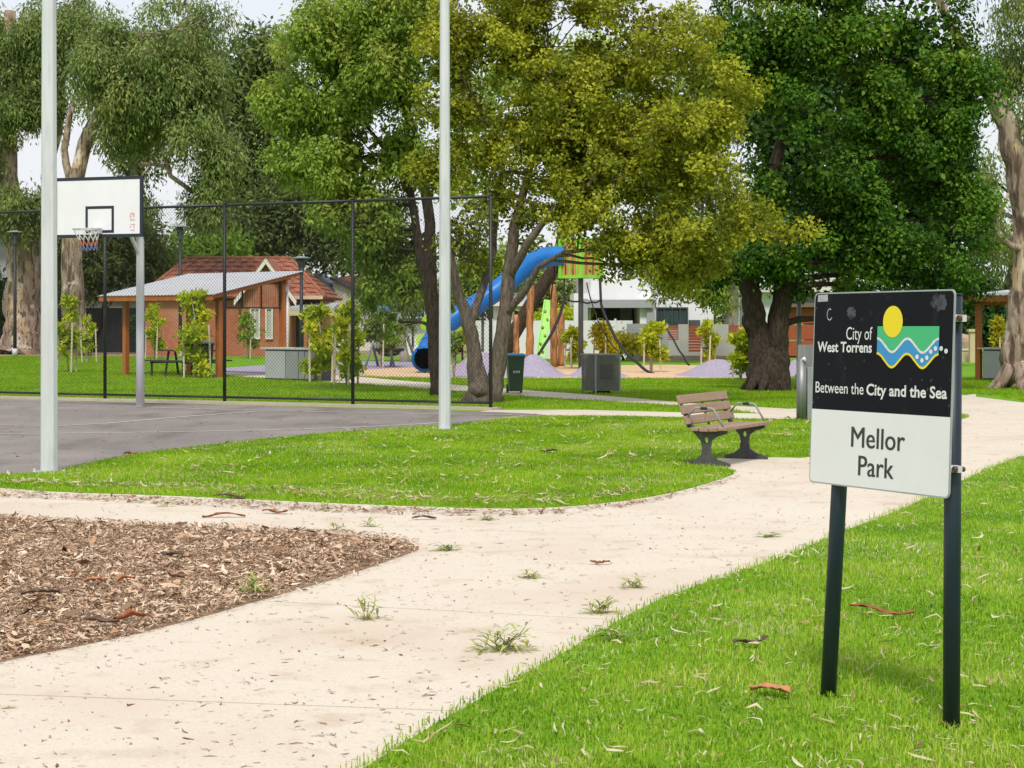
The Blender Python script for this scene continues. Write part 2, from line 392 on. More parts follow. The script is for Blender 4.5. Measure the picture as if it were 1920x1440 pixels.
def blades(name, P, n, z0, l0, l1, w, m, label, seed, bias=1.0, two=True, lean=0.5, holes=(), ragged=0.02, wgrow=0.0):
    rng = np.random.default_rng(seed); p = sample(P, n, rng, bias, ragged)
    for h in holes: p = p[~inside(h, p[:, 0], p[:, 1])]
    n = len(p); big = vnoise(p[:, 0], p[:, 1], 1.3, seed) * .6 + vnoise(p[:, 0], p[:, 1], 4.5, seed + 1) * .4
    ln = rng.uniform(l0, l1, n) * (0.55 + 0.9 * big); a = rng.uniform(0, 2 * np.pi, n); le = rng.normal(0, lean, n)
    d = np.stack([np.cos(a), np.sin(a)], 1); s = np.stack([-d[:, 1], d[:, 0]], 1)
    ww = (w * rng.uniform(0.6, 1.3, n) * (1 + wgrow * (p[:, 1] - p[:, 1].min())))[:, None]
    b = np.concatenate([p, np.full((n, 1), z0)], 1)
    def P3(off, z): return np.concatenate([p + off, (z0 + z)[:, None]], 1)
    tint = np.clip(-0.1 + 1.05 * big + rng.normal(0, 0.17, n), 0, 1)
    dry = rng.random(n) < 0.03 + 0.22 * np.clip(vnoise(p[:, 0], p[:, 1], 0.9, seed + 5) * .6 + vnoise(p[:, 0], p[:, 1], 3.1, seed + 6) * .4 - .52, 0, 1) * 3; tint[dry] = 1.0
    tint = np.where(dry, 1.0, tint * 0.86)
    t1 = ln * np.cos(np.clip(le, -1.3, 1.3)); o1 = d * (ln * np.sin(np.clip(le, -1.3, 1.3)))[:, None]
    if two:
        V = np.stack([P3(-s * ww / 2, np.zeros(n)), P3(s * ww / 2, np.zeros(n)), P3(o1 * .38 - s * ww * .42, t1 * .62), P3(o1 * .38 + s * ww * .42, t1 * .62), P3(o1 * 1.15, t1 * .95)], 1).reshape(-1, 3)
        i = np.arange(n) * 5
        fs = [np.stack([i, i + 1, i + 3, i + 2], 1), np.stack([i + 2, i + 3, i + 4], 1)]; tt = [tint, tint]
    else:
        V = np.stack([P3(-s * ww / 2, np.zeros(n)), P3(s * ww / 2, np.zeros(n)), P3(o1, t1)], 1).reshape(-1, 3)
        i = np.arange(n) * 3; fs = [np.stack([i, i + 1, i + 2], 1)]; tt = [tint]
    o = np_mesh(name, V, fs, tt, m); tag(o, label, 'grass', kind='stuff'); return o
m_blade = leafmat('grass_blade', [(0.13, 0.25, 0.008), (0.225, 0.395, 0.012), (0.32, 0.50, 0.018), (0.42, 0.56, 0.04), (0.64, 0.58, 0.30)], 0.38, 0.6, 0.12)
m_bladenear = leafmat('near_grass_blade', [(0.125, 0.24, 0.014), (0.225, 0.39, 0.02), (0.32, 0.485, 0.032), (0.43, 0.55, 0.065), (0.66, 0.59, 0.33)], 0.35, 0.6, 0.12)
m_bladefar = leafmat('far_grass_blade', [(0.14, 0.27, 0.008), (0.22, 0.39, 0.012), (0.29, 0.46, 0.016), (0.37, 0.49, 0.03), (0.48, 0.46, 0.17)], 0.4, 0.7, 0.08)
blades('grass', P_RIGHT, 240000, 0.014, 0.018, 0.046, 0.0058, m_bladenear, 'lime green grass around the sign posts on the right', 11, 1.0, True, 0.7, ragged=0.045)
blades('grass', P_MID, 250000, 0.020, 0.02, 0.045, 0.010, m_blade, 'bright green grass between the court and the path', 12, 1.0, False, 0.65, wgrow=0.04)
P_FARL = gpoly([(-150, 747), (0, 744), (420, 756), (660, 763), (920, 769), (960, 764), (1100, 768), (1280, 773), (1425, 775), (1500, 768), (1850, 740), (1980, 762), (2100, 720), (1990, 712),
                (1520, 709), (850, 709), (720, 707), (640, 703), (480, 701), (380, 697), (330, 684), (300, 669), (-150, 667)], 0)
blades('grass', P_FARL, 230000, 0.0, 0.03, 0.06, 0.016, m_bladefar, 'smooth green park lawn behind the chain-link fence', 13, 0.9, False, 0.5, holes=(P_BACK,), ragged=0.05, wgrow=0.02)

def strips(name, P, n, z0, l0, l1, wr, m, label, seed, bias=1.0, lift=0.01, curl=0.35, cat='litter', tilt=0.25, zmap=None, ragged=0.0):
    """little curled strips lying about: leaves, bark, wood chips"""
    rng = np.random.default_rng(seed); p = sample(P, n, rng, bias, ragged); n = len(p)
    ln = rng.uniform(l0, l1, n) * rng.choice([0.6, 1, 1.5], n, p=[.5, .38, .12]); w = ln * wr * rng.uniform(0.6, 1.4, n); a = rng.uniform(0, 2 * np.pi, n)
    d = np.stack([np.cos(a), np.sin(a), rng.normal(0, tilt, n)], 1); s = np.stack([-np.sin(a), np.cos(a), rng.normal(0, tilt * 1.3, n)], 1)
    z = z0 + rng.random(n) * lift
    if zmap is not None: z = z + zmap(p[:, 0], p[:, 1])
    c = np.concatenate([p, z[:, None]], 1); k = rng.normal(0, curl, n)[:, None]; up = np.array([0, 0, 1.0])
    rows = []
    for t, ws, zz in ((-.5, .35, .0), (-.1, 1.0, .12), (.25, .8, .05), (.5, .12, .22)):
        q = c + d * (ln[:, None] * t) + s * (k * ln[:, None] * t * t * 1.6) + up * np.abs(ln[:, None] * zz * rng.uniform(0, 1, (n, 1)))
        rows += [q - s * (w[:, None] * ws / 2), q + s * (w[:, None] * ws / 2)]
    V = np.stack(rows, 1).reshape(-1, 3); V[:, 2] = np.maximum(V[:, 2], z0 - 0.004 if zmap is None else -1); i = np.arange(n) * 8
    tn = rng.random(n); fs, tt = [], []
    for q in range(3): fs.append(np.stack([i + 2 * q, i + 2 * q + 1, i + 2 * q + 3, i + 2 * q + 2], 1)); tt.append(tn)
    o = np_mesh(name, V, fs, tt, m); tag(o, label, cat, kind='stuff'); return o
m_chip = leafmat('wood_chip', [(0.12, 0.072, 0.045), (0.27, 0.165, 0.10), (0.42, 0.28, 0.185), (0.56, 0.41, 0.285), (0.72, 0.585, 0.44), (0.40, 0.195, 0.095)], 0.0, 0.85, 0.15)
m_dryleaf = leafmat('dry_leaf', [(0.55, 0.46, 0.29), (0.62, 0.55, 0.38), (0.48, 0.36, 0.20), (0.60, 0.52, 0.40), (0.34, 0.16, 0.08), (0.42, 0.42, 0.18)], 0.15, 0.8, 0.15)
m_brownleaf = leafmat('brown_leaf', [(0.16, 0.075, 0.04), (0.30, 0.15, 0.08), (0.40, 0.24, 0.14), (0.22, 0.12, 0.07), (0.42, 0.34, 0.10)], 0.1, 0.85, 0.15)
hm = lambda X, Y: 0.016 * vnoise(X, Y, 1.1, 3) + 0.012 * vnoise(X, Y, 5, 4)
strips('wood_chips', P_MULCH, 80000, 0.012, 0.012, 0.042, 0.24, m_chip, 'brown shredded bark mulch filling the bed beside the path', 21, 1.3, 0.02, 0.3, 'mulch', 0.3, hm, 0.05)
strips('leaf_litter', P_RIGHT, 5200, 0.034, 0.025, 0.085, 0.13, m_dryleaf, 'pale dry gum leaves strewn over the right hand lawn', 22, 0.8, 0.02, 0.5)
strips('leaf_litter', P_MID, 2600, 0.038, 0.04, 0.11, 0.15, m_dryleaf, 'pale dry leaves strewn over the lawn by the court', 23, 1.0, 0.02, 0.5)
strips('leaf_litter', P_PATH, 9000, 0.0135, 0.006, 0.046, 0.20, m_brownleaf, 'small brown leaf scraps scattered on the pale path', 24, 0.8, 0.001, 0.5, 'litter', 0.06)
strips('wood_chips', P_MULCH, 2600, 0.022, 0.045, 0.10, 0.28, m_chip, 'larger grey-tan bark flakes on top of the mulch', 31, 1.2, 0.012, 0.4, 'mulch', 0.25, hm)
low_edge = gpoly([(-150, 898), (100, 908), (300, 912), (600, 922), (900, 938), (1050, 938), (1200, 920), (1220, 930), (1100, 946), (900, 952), (600, 941), (300, 927), (0, 912), (-150, 904)], 1)
strips('leaf_litter', low_edge, 1500, 0.036, 0.03, 0.10, 0.14, m_dryleaf, 'straw coloured clippings along the lower rim of the middle lawn', 32, 0.8, 0.02, 0.5)
strips('leaf_litter', P_COURT, 900, 0.0175, 0.03, 0.09, 0.3, m_brownleaf, 'brown leaves blown over the grey court', 25, 1.2, 0.001, 0.5, 'litter', 0.06)
# leaves gathered along the lawn's lower edge
edge = gpoly([(-150, 912), (0, 920), (100, 928), (300, 934), (600, 949), (900, 960), (1100, 955), (1280, 926), (1385, 892), (1388, 899), (1290, 934), (1100, 965), (900, 972), (600, 964), (300, 948), (0, 935), (-150, 925)], 1)
strips('leaf_litter', edge, 2000, 0.0135, 0.03, 0.10, 0.16, m_brownleaf, 'band of brown leaves gathered along the lawn edge', 26, 0.6, 0.012, 0.5, 'litter', 0.12)

# ---------------------------------------------------------------- park sign
def text_mesh(body, x0, x1, y0, cap, bold=0.0, ref='H', spacing=1.0):
    """lettering as flat 2-D outline triangles fitted to a box: returns verts, faces"""
    def raw(t):
        cu = bpy.data.curves.new('lettering', 'FONT'); cu.body = t; cu.offset = bold; cu.resolution_u = 3; cu.space_character = spacing
        o = bpy.data.objects.new('lettering', cu); C.objects.link(o)
        dg = bpy.context.evaluated_depsgraph_get(); me = bpy.data.meshes.new_from_object(o.evaluated_get(dg))
        v = [tuple(p.co) for p in me.vertices]; f = [tuple(p.vertices) for p in me.polygons]
        bpy.data.objects.remove(o); bpy.data.curves.remove(cu); bpy.data.meshes.remove(me); return v, f
    hv, _ = raw(ref); hcap = max(p[1] for p in hv) - min(p[1] for p in hv)
    v, f = raw(body); mn, mxx = min(p[0] for p in v), max(p[0] for p in v)
    sx, sy = (x1 - x0) / (mxx - mn), cap / hcap
    return [(x0 + (p[0] - mn) * sx, y0 + p[1] * sy) for p in v], f

so_ = Vector((1.2725, 8.2239, 0.9102)); su = Vector((0.45380531, -0.89109475, 0.00329959)); sv = Vector((0.03405343, 0.02104218, 0.99919847)); sn = su.cross(sv)
sn = sn if sn.y < 0 else -sn
SW, SH = 0.9133, 0.8112
def sp(u, v, d=0.0): return so_ + su * u + sv * v + sn * d
sign = thing('park_sign', 'black and white park name sign on two dark posts in the grass', 'sign', (1.50, 7.78, 0.0))
def flat(name, polys, d, m, parent, thick=None):
    q = MB()
    for P in polys:
        if thick: q.prism([sp(u, v, d) for u, v in P], sn * thick)
        else: q.face([sp(u, v, d) for u, v in P])
    o = q.build(name, m, parent); return o
def rrect(x0, y0, x1, y1, r, corners=(1, 1, 1, 1), k=5):
    P = []
    for (cx_, cy_, a0, on) in ((x1 - r, y1 - r, 0, corners[0]), (x0 + r, y1 - r, 90, corners[1]), (x0 + r, y0 + r, 180, corners[2]), (x1 - r, y0 + r, 270, corners[3])):
        if on: P += [(cx_ + r * math.cos(R(a0 + 90 * i / k)), cy_ + r * math.sin(R(a0 + 90 * i / k))) for i in range(k + 1)]
        else: P.append((cx_ + r * (1 if a0 in (0, 270) else -1), cy_ + r * (1 if a0 in (0, 90) else -1)))
    return P
m_signalu = mat('sign_aluminium', (0.42, 0.44, 0.45), 0.5, (0.34, 0.36, 0.37), 8, 5, metal=0.3)
m_signblk = mat('sign_black_face', (0.006, 0.006, 0.011), 0.6, (0.008, 0.008, 0.013), 5, 5, spec=0.12)
mix_layer(m_signblk, (0.035, 0.035, 0.05), 13, 0.60, 0.80, 9, 0.4, (1, 1, 0.45))
mix_layer(m_signblk, (0.20, 0.20, 0.24), 42, 0.68, 0.76, 4, 0.6)
m_signwht = mat('sign_white_face', (0.81, 0.78, 0.825), 0.5, (0.76, 0.735, 0.775), 3, 6)
mix_layer(m_signwht, (0.42, 0.43, 0.42), 26, 0.69, 0.78, 5, 0.5)
m_sgrn = mat('logo_green', (0.055, 0.46, 0.20), 0.45); m_sblu = mat('logo_blue', (0.035, 0.27, 0.62), 0.45)
m_syel = mat('logo_yellow', (0.86, 0.66, 0.006), 0.45); m_swht = mat('logo_white', (0.80, 0.80, 0.82), 0.45, (0.62, 0.62, 0.64), 60, 4)
m_sink = mat('sign_ink', (0.03, 0.031, 0.036), 0.5); m_smud = mat('sign_scuff', (0.07, 0.07, 0.09), 0.7, (0.008, 0.008, 0.013), 28, 8, lo=.42, hi=.58)
m_stick = mat('sign_sticker', (0.45, 0.45, 0.48), 0.6, (0.30, 0.30, 0.33), 60, 5)
panel = flat('panel', [rrect(0, 0, SW, SH, 0.024)], -0.006, m_signalu, sign, 0.006)
blk = flat('black_field', [rrect(0.006, 0.3155, SW - 0.006, SH - 0.006, 0.020, (1, 1, 0, 0))], 0.0005, m_signblk, panel)
wht = flat('white_field', [rrect(0.006, 0.006, SW - 0.006, 0.3147, 0.020, (0, 0, 1, 1))], 0.0005, m_signwht, panel)
def letters(body, x0, x1, y0, cap, m, bold=0.0, d=0.0016, spacing=1.0, heavy=0.0):
    v, f = text_mesh(body, x0, x1, y0, cap, bold, spacing=spacing); words = body.split()
    iv = sorted((min(v[i][0] for i in t), max(v[i][0] for i in t)) for t in f); gaps = []; e = iv[0][1]
    for a_, b_ in iv:
        if a_ > e: gaps.append((a_ - e, (a_ + e) / 2))
        e = max(e, b_)
    cuts = sorted(x for _, x in sorted(gaps)[::-1][:len(words) - 1]) + [9e9]; qs = [MB() for _ in words]
    for t in f:
        k = next(i for i, c in enumerate(cuts) if v[t[0]][0] < c); qs[k].face([sp(v[i][0], v[i][1], d) for i in t])
    for w_, q in zip(words, qs):
        if heavy:
            V0, F0 = list(q.v), list(q.f)
            for j, o_ in enumerate((-1, 1)):
                i0 = len(q.v); q.v += [tuple(Vector(p) + su * (heavy * o_) - sn * (.0001 * (j + 1))) for p in V0]; q.f += [tuple(i0 + i for i in t) for t in F0]; q.sm += [False] * len(F0)
        q.build('lettering', m, panel)['label'] = 'lettering reading ' + w_
letters('City of', 0.232, 0.407, 0.612, 0.052, m_swht, -0.002)
letters('West Torrens', 0.033, 0.407, 0.560, 0.044, m_swht, 0.022)
letters('Between the', 0.028, 0.360, 0.386, 0.046, m_swht, 0.004)
letters('City and the Sea', 0.379, 0.885, 0.386, 0.047, m_swht, 0.022)
letters('Mellor', 0.288, 0.636, 0.168, 0.083, m_sink, 0.0, heavy=.0018)
letters('Park', 0.341, 0.571, 0.053, 0.081, m_sink, 0.0, heavy=.0018)
def wave(u, off=0.0):
    t = (u - 0.4425) / 0.1925 * 2 * math.pi; c = math.cos(t)
    return 0.5905 + off + 0.0275 * (c if c > 0 else -abs(c) ** 1.15)
us = [0.4405 + (0.8275 - 0.4405) * i / 60 for i in range(61)]
logo_g = MB()
for i in range(60): logo_g.face([sp(us[i], wave(us[i]), 0.0014), sp(us[i + 1], wave(us[i + 1]), 0.0014), sp(us[i + 1], 0.6675, 0.0014), sp(us[i], 0.6675, 0.0014)])
logo_g.build('logo_green_band', m_sgrn, panel)
lb = MB()
for i in range(60): lb.face([sp(us[i], wave(us[i], -0.061), 0.0014), sp(us[i + 1], wave(us[i + 1], -0.061), 0.0014), sp(us[i + 1], wave(us[i + 1]), 0.0014), sp(us[i], wave(us[i]), 0.0014)])
lb.build('logo_blue_band', m_sblu, panel)
def wline(off, w, d, m, name):
    q = MB(); L_, R_ = [], []
    for i, u in enumerate(us):
        du = 0.004; s_ = (wave(u + du, off) - wave(u - du, off)) / (2 * du); k = math.hypot(1, s_)
        L_.append((u - s_ / k * w / 2, wave(u, off) + w / 2 / k)); R_.append((u + s_ / k * w / 2, wave(u, off) - w / 2 / k))
    for i in range(60): q.face([sp(*R_[i], d), sp(*R_[i + 1], d), sp(*L_[i + 1], d), sp(*L_[i], d)])
    q.build(name, m, panel)
wline(0.0, 0.010, 0.0020, m_swht, 'logo_white_line'); wline(-0.061, 0.009, 0.0020, m_syel, 'logo_yellow_line')
def disc(cx_, cy_, rx, ry, n=40): return [(cx_ + rx * math.cos(2 * math.pi * i / n), cy_ + ry * math.sin(2 * math.pi * i / n)) for i in range(n)]
flat('logo_sun', [disc(0.5394, 0.6862, 0.063, 0.064)], 0.0025, m_syel, panel)
for (u, v) in [(0.6987, 0.546), (0.7294, 0.5323), (0.7587, 0.5436), (0.7814, 0.567), (0.8094, 0.58), (0.8435, 0.5804), (0.873, 0.5705)]:
    flat('logo_dot', [disc(u, v, 0.0105, 0.0095, 14)], 0.0027, m_swht, panel)
flat('sticker', [[(0.024, 0.772), (0.097, 0.774), (0.094, 0.803), (0.026, 0.801)]], 0.0012, m_stick, panel)
rs = random.Random(4)
def blotch(u, v, ru, rv, n=22): return [(u + ru * (0.75 + 0.4 * rs.random()) * math.cos(2 * math.pi * i / n), v + rv * (0.75 + 0.4 * rs.random()) * math.sin(2 * math.pi * i / n)) for i in range(n)]
flat('scuff', [blotch(0.822, 0.762, 0.05, 0.036)], 0.0012, m_smud, panel)
flat('scuff', [blotch(0.262, 0.725, 0.032, 0.028)], 0.0012, m_smud, panel)
hk = [(0.112 + 0.020 * math.cos(R(a)), 0.718 + 0.026 * math.sin(R(a))) for a in range(60, 331, 18)]
q = MB()
for i in range(len(hk) - 1):
    (a0, b0), (a1, b1) = hk[i], hk[i + 1]; c0 = (0.112, 0.718); k = 0.8
    q.face([sp(a0, b0, .0012), sp(a1, b1, .0012), sp(c0[0] + (a1 - c0[0]) * k, c0[1] + (b1 - c0[1]) * k, .0012), sp(c0[0] + (a0 - c0[0]) * k, c0[1] + (b0 - c0[1]) * k, .0012)])
q.build('scratch', m_stick, panel)
pl_b = Vector((1.331, 8.12, -0.1)); pl_t = sp(0.183, 0.775, -0.044)
pr_t = sp(0.852, 0.792, -0.044); pr_b = Vector((1.712, 7.485, -0.1))
for nm, a, b, u0 in (('post', pl_b, pl_t, 0.183), ('post', pr_b, pr_t, 0.852)):
    q = MB(); q.tube([a, a.lerp(b, .5), b], 0.0335, 20); q.tube([b, b + Vector((0, 0, .006))], [0.036, 0.03], 20); po = q.build(nm, m_post, sign)
    for v_ in (0.115, 0.70):
        c_ = sp(u0, v_, -0.044); q = MB(); ax = (b - a).normalized()
        q.tube([c_ - ax * .014, c_ + ax * .014], 0.0385, 20)
        e_ = c_ + su * .052; q.box(tuple(e_), (0.035, 0.02, 0.026), math.atan2(su.y, su.x))
        q.tube([e_ + su * .01 - sn * .02, e_ + su * .01 + sn * .022], 0.006, 8)
        cl = q.build('clamp', m_galv, po)
        q = MB(); q.tube([e_ + su * .008 - sn * .026, e_ + su * .008 - sn * .012], 0.011, 6, smooth=False); q.tube([e_ + su * .008 + sn * .012, e_ + su * .008 + sn * .026], 0.011, 6, smooth=False)
        q.build('bolt', mat('rust%d%s' % (int(v_ * 10), u0), (0.13, 0.055, 0.03), 0.8), po)

# ---------------------------------------------------------------- light poles
def light_pole(base, label, d0=0.185, d1=0.135, hgt=8.5, tw=0.0):
    t = thing('light_pole', label, 'pole', base, 'galvanised poles at the court edge')
    q = MB(); k = 10
    q.tube([base + Vector((0, 0, z)) for z in (0, hgt * .5, hgt)], [d0 / 2, (d0 * .5 + d1 * .5) / 2, d1 / 2], 8, smooth=False, twist=tw)
    p = q.build('pole', m_galv, t, bevel=0.006)
    q = MB(); q.box(base + Vector((0, 0, .012)), (d0 * 1.75, d0 * 1.75, .024), 0.4); q.build('base_plate', m_galv, t)
    for i in range(4):
        a = 0.4 + math.pi / 4 + i * math.pi / 2; c_ = base + Vector((math.cos(a), math.sin(a), 0)) * d0 * 0.98
        q = MB(); q.tube([c_ + Vector((0, 0, .02)), c_ + Vector((0, 0, .055))], 0.014, 6, smooth=False); q.build('bolt', m_galv, t)
    q = MB(); hh = base + Vector((0, 0, hgt)); q.box(hh + Vector((0.25, 0, .06)), (0.7, 0.32, 0.1), 0.3); q.build('lamp_head', m_steelgrey, t)
    return t
light_pole(g(92, 889.5), 'thick galvanised light pole in front of the basketball backboard', 0.186, 0.132, tw=0.30)
light_pole(g(834, 808), 'galvanised light pole standing between lawn and court in front of the forked tree', 0.182, 0.128, tw=0.42)

# ---------------------------------------------------------------- chain-link fence
t = thing('chain_link_fence', 'tall black chain-link fence along the back of the court', 'fence', tuple(fence_posts[0]))
FH = 3.86
for p in fence_posts:
    q = MB(); q.tube([p, p + Vector((0, 0, FH))], 0.034, 10); q.tube([p + Vector((0, 0, FH)), p + Vector((0, 0, FH + .05))], [0.038, 0.012], 10); q.build('fence_post', m_black, t)
for k in range(len(fence_posts) - 1):
    for z, r in ((FH - .02, 0.027), (0.13, 0.024)):
        q = MB(); q.tube([fence_posts[k] + Vector((0, 0, z)), fence_posts[k + 1] + Vector((0, 0, z))], r, 8); q.build('rail', m_black, t)
a, b = fence_posts[0], fence_posts[-1]; LN = (b - a).length; Z0, Z1 = 0.11, FH - 0.02; hh = Z1 - Z0; pit = 0.072
q = MB(); off = Vector((fd.y, -fd.x, 0))
x = -hh
while x < LN:
    for sgn in (1, -1):
        x0, x1 = x, x + hh; za, zb = (Z0, Z1) if sgn > 0 else (Z1, Z0)
        def cl(xx): return za + (zb - za) * (xx - x0) / hh
        xa, xb = max(x0, 0), min(x1, LN)
        if xb - xa > .02:
            o_ = off * (0.036 + 0.002 * sgn)
            q.tube([a + fd * xa + Vector((0, 0, cl(xa))) + o_, a + fd * xb + Vector((0, 0, cl(xb))) + o_], 0.0022, 3, caps=False)
    x += pit
w = q.build('wire_mesh', m_wire, t); w['kind'] = 'stuff'

# ---------------------------------------------------------------- basketball hoop
hb = g(263, 765); bn = Vector((-0.34, -0.94, 0)).normalized(); bu = Vector((-bn.y, bn.x, 0))      # bu: to the right along the board
if bu.x < 0: bu = -bu
bc = at(184, 388.5, 34.15); bw, bh = 1.80, 1.07
t = thing('basketball_hoop', 'basketball hoop with white backboard on a galvanised gooseneck post', 'hoop', tuple(hb))
q = MB(); top = hb + Vector((0, 0, 3.08)); arm = bc - bn * 0.12 + Vector((0, 0, -.32))
q.tube([hb, hb + Vector((0, 0, 1.4)), top, top + (arm - top) * .05 + Vector((0, 0, .12)), top + (arm - top) * .18 + Vector((0, 0, .2)), top.lerp(arm, .5) + Vector((0, 0, .14)), arm], [.078, .075, .072, .07, .068, .062, .055], 14)
q.build('post', m_galv, t)
q = MB(); q.bar(top + Vector((0, 0, -.3)), top.lerp(arm, .38) + Vector((0, 0, .2)), .05, .05); q.build('brace', m_galv, t)
def bp(u, v, d=0.0): return bc + bu * u + Vector((0, 0, v)) + bn * d
def bfl(name, polys, d, m, par, th=None):
    q = MB()
    for P in polys: q.prism([bp(u, v, d) for u, v in P], bn * th) if th else q.face([bp(u, v, d) for u, v in P])
    return q.build(name, m, par)
m_board = mat('board_white', (0.81, 0.795, 0.845), 0.4, (0.77, 0.755, 0.80), 2, 5); m_navy = mat('board_border', (0.018, 0.022, 0.035), 0.5)
board = bfl('backboard', [[(-bw / 2, -bh / 2), (bw / 2, -bh / 2), (bw / 2, bh / 2), (-bw / 2, bh / 2)]], -0.03, m_board, t, 0.03)
def ring(x0, y0, x1, y1, w): return [[(x0, y0), (x1, y0), (x1, y0 + w), (x0, y0 + w)], [(x0, y1 - w), (x1, y1 - w), (x1, y1), (x0, y1)], [(x0, y0 + w), (x0 + w, y0 + w), (x0 + w, y1 - w), (x0, y1 - w)], [(x1 - w, y0 + w), (x1, y0 + w), (x1, y1 - w), (x1 - w, y1 - w)]]
bfl('border', ring(-bw / 2 - .004, -bh / 2 - .004, bw / 2 + .004, bh / 2 + .004, .058), -0.034, m_navy, board, 0.037)
bfl('target_square', ring(-.26, -.46, .325, .02, .05), 0.003, m_navy, board)
m_red = mat('faded_red_print', (0.62, 0.25, 0.28), 0.6, (0.78, 0.62, 0.65), 40, 5)
for (u_, v_, w_, h_) in ((.70, -.14, .09, .03), (.69, -.20, .03, .05), (.755, -.19, .03, .06), (.70, -.25, .10, .03), (.70, -.33, .10, .02), (.69, -.38, .025, .04), (.76, -.38, .025, .04), (.70, -.43, .09, .02)):
    bfl('sticker_print', [[(u_ - .045, v_), (u_ - .045 + w_, v_), (u_ - .045 + w_, v_ + h_), (u_ - .045, v_ + h_)]], 0.003, m_red, board)
q = MB(); q.tube([bp(-.55, -.2, -.05), bp(.0, -.32, -.14), bp(.55, -.2, -.05)], .022, 6); q.tube([bp(-.5, .3, -.05), bp(.0, -.3, -.14), bp(.5, .3, -.05)], .018, 6); q.build('support_frame', m_galv, t)
rc = bp(0.01, -0.405, 0.40); q = MB()
q.tube([rc + (bu * math.cos(2 * math.pi * i / 24) + bn * math.sin(2 * math.pi * i / 24)) * .235 for i in range(25)], .011, 6, caps=False)
q.box(tuple(bp(0.01, -.42, .08)), (.16, .15, .10), math.atan2(bu.y, bu.x)); q.build('rim', m_galv, t)
m_net = leafmat('net_cord', [(0.7, 0.7, 0.72), (0.6, 0.07, 0.06), (0.06, 0.09, 0.42)], 0.0, 0.8)
nets = [MB(), MB(), MB()]
lv = [(0.0, .235), (-.10, .20), (-.20, .165), (-.30, .14), (-.38, .135)]
swing = bu * 0.02
for k in range(len(lv) - 1):
    band = 0 if k < 2 else (1 if k == 2 else 2)
    for i in range(12):
        for s_ in (1, -1):
            a0 = 2 * math.pi * (i + .5 * (k % 2)) / 12; a1 = a0 + s_ * math.pi / 12
            p0 = rc + (bu * math.cos(a0) + bn * math.sin(a0)) * lv[k][1] + Vector((0, 0, lv[k][0])) + swing * k
            p1 = rc + (bu * math.cos(a1) + bn * math.sin(a1)) * lv[k + 1][1] + Vector((0, 0, lv[k + 1][0])) + swing * (k + 1)
            nets[band].tube([p0, p1], .005, 4, caps=False)
for k, (nm, c_) in enumerate((('white_net', (0.68, 0.66, 0.62)), ('red_net_band', (0.55, 0.19, 0.17)), ('blue_net_band', (0.16, 0.18, 0.42)))):
    nets[k].build(nm, mat(nm, c_, 0.9), t)

# ---------------------------------------------------------------- park bench
n0, f0 = g(1325, 876), g(1397, 862); bd = (f0 - n0).normalized(); bf = Vector((bd.y, -bd.x, 0)).normalized()   # bf: the way it faces
t = thing('park_bench', 'timber slatted park bench with dark iron legs beside the path', 'bench', tuple((n0 + f0) / 2))
def bpt(c0, f_, z): return c0 + bf * f_ + Vector((0, 0, z))
PZ = 0.012
def end_frame(c0):
    q = MB(); w = 0.045
    prof = [(-.25, 0), (.27, 0), (.27, .03), (.12, .075), (.058, .12), (.047, .2), (.058, .28), (.12, .325), (.24, .36), (.24, .40), (-.05, .385), (-.145, .42), (-.20, .52), (-.235, .60), (-.27, .585),
            (-.235, .50), (-.19, .41), (-.11, .33), (-.058, .27), (-.048, .2), (-.058, .12), (-.12, .07), (-.25, .03)]
    hole = [(-.0 + .026 * math.cos(2 * math.pi * i / 12), .285 + .034 * math.sin(2 * math.pi * i / 12)) for i in range(12)]
    bm = bmesh.new()
    for P in (prof, hole):
        vs_ = [bm.verts.new(bpt(c0, a_, b_ + PZ) - bd * (w / 2)) for a_, b_ in P]
        for i in range(len(vs_)): bm.edges.new((vs_[i], vs_[(i + 1) % len(vs_)]))
    bmesh.ops.triangle_fill(bm, use_beauty=True, edges=bm.edges[:], normal=bd)
    r = bmesh.ops.extrude_face_region(bm, geom=bm.faces[:])
    bmesh.ops.translate(bm, verts=[v for v in r['geom'] if isinstance(v, bmesh.types.BMVert)], vec=bd * w)
    bmesh.ops.recalc_face_normals(bm, faces=bm.faces); o_ = wloc(t)
    for v in bm.verts: v.co -= o_
    me = bpy.data.meshes.new('leg'); bm.to_mesh(me); bm.free(); me.materials.append(m_castiron); return link(me, 'leg', t)
end_frame(n0); end_frame(f0)
sl0, sl1 = n0 - bd * .12, f0 + bd * .14
for k, (fx, zz) in enumerate(((-.205, .50), (-.245, .612), (-.285, .725))):
    a_, b_ = bpt(sl0, fx, zz + PZ), bpt(sl1, fx, zz + PZ); q = MB(); q.bar(a_, b_, .038, .098, (bf * .95 * -.33 + Vector((0, 0, .94)))); q.build('back_slat', m_benchwood, t, bevel=.006)
for k, (fx, zz) in enumerate(((-.10, .405), (.005, .40), (.11, .405), (.215, .415))):
    a_, b_ = bpt(sl0, fx, zz + PZ), bpt(sl1, fx, zz + PZ); q = MB(); q.bar(a_, b_, .095, .038); q.build('seat_slat', m_benchwood, t, bevel=.006)
mid = (n0 + f0) / 2
for c0 in (sl0 + bd * .10, mid, sl1 - bd * .10):
    q = MB(); q.bar(bpt(c0, -.205, .42 + PZ), bpt(c0, -.318, .755 + PZ), .04, .012, bf); q.build('back_strut', m_castiron, t)
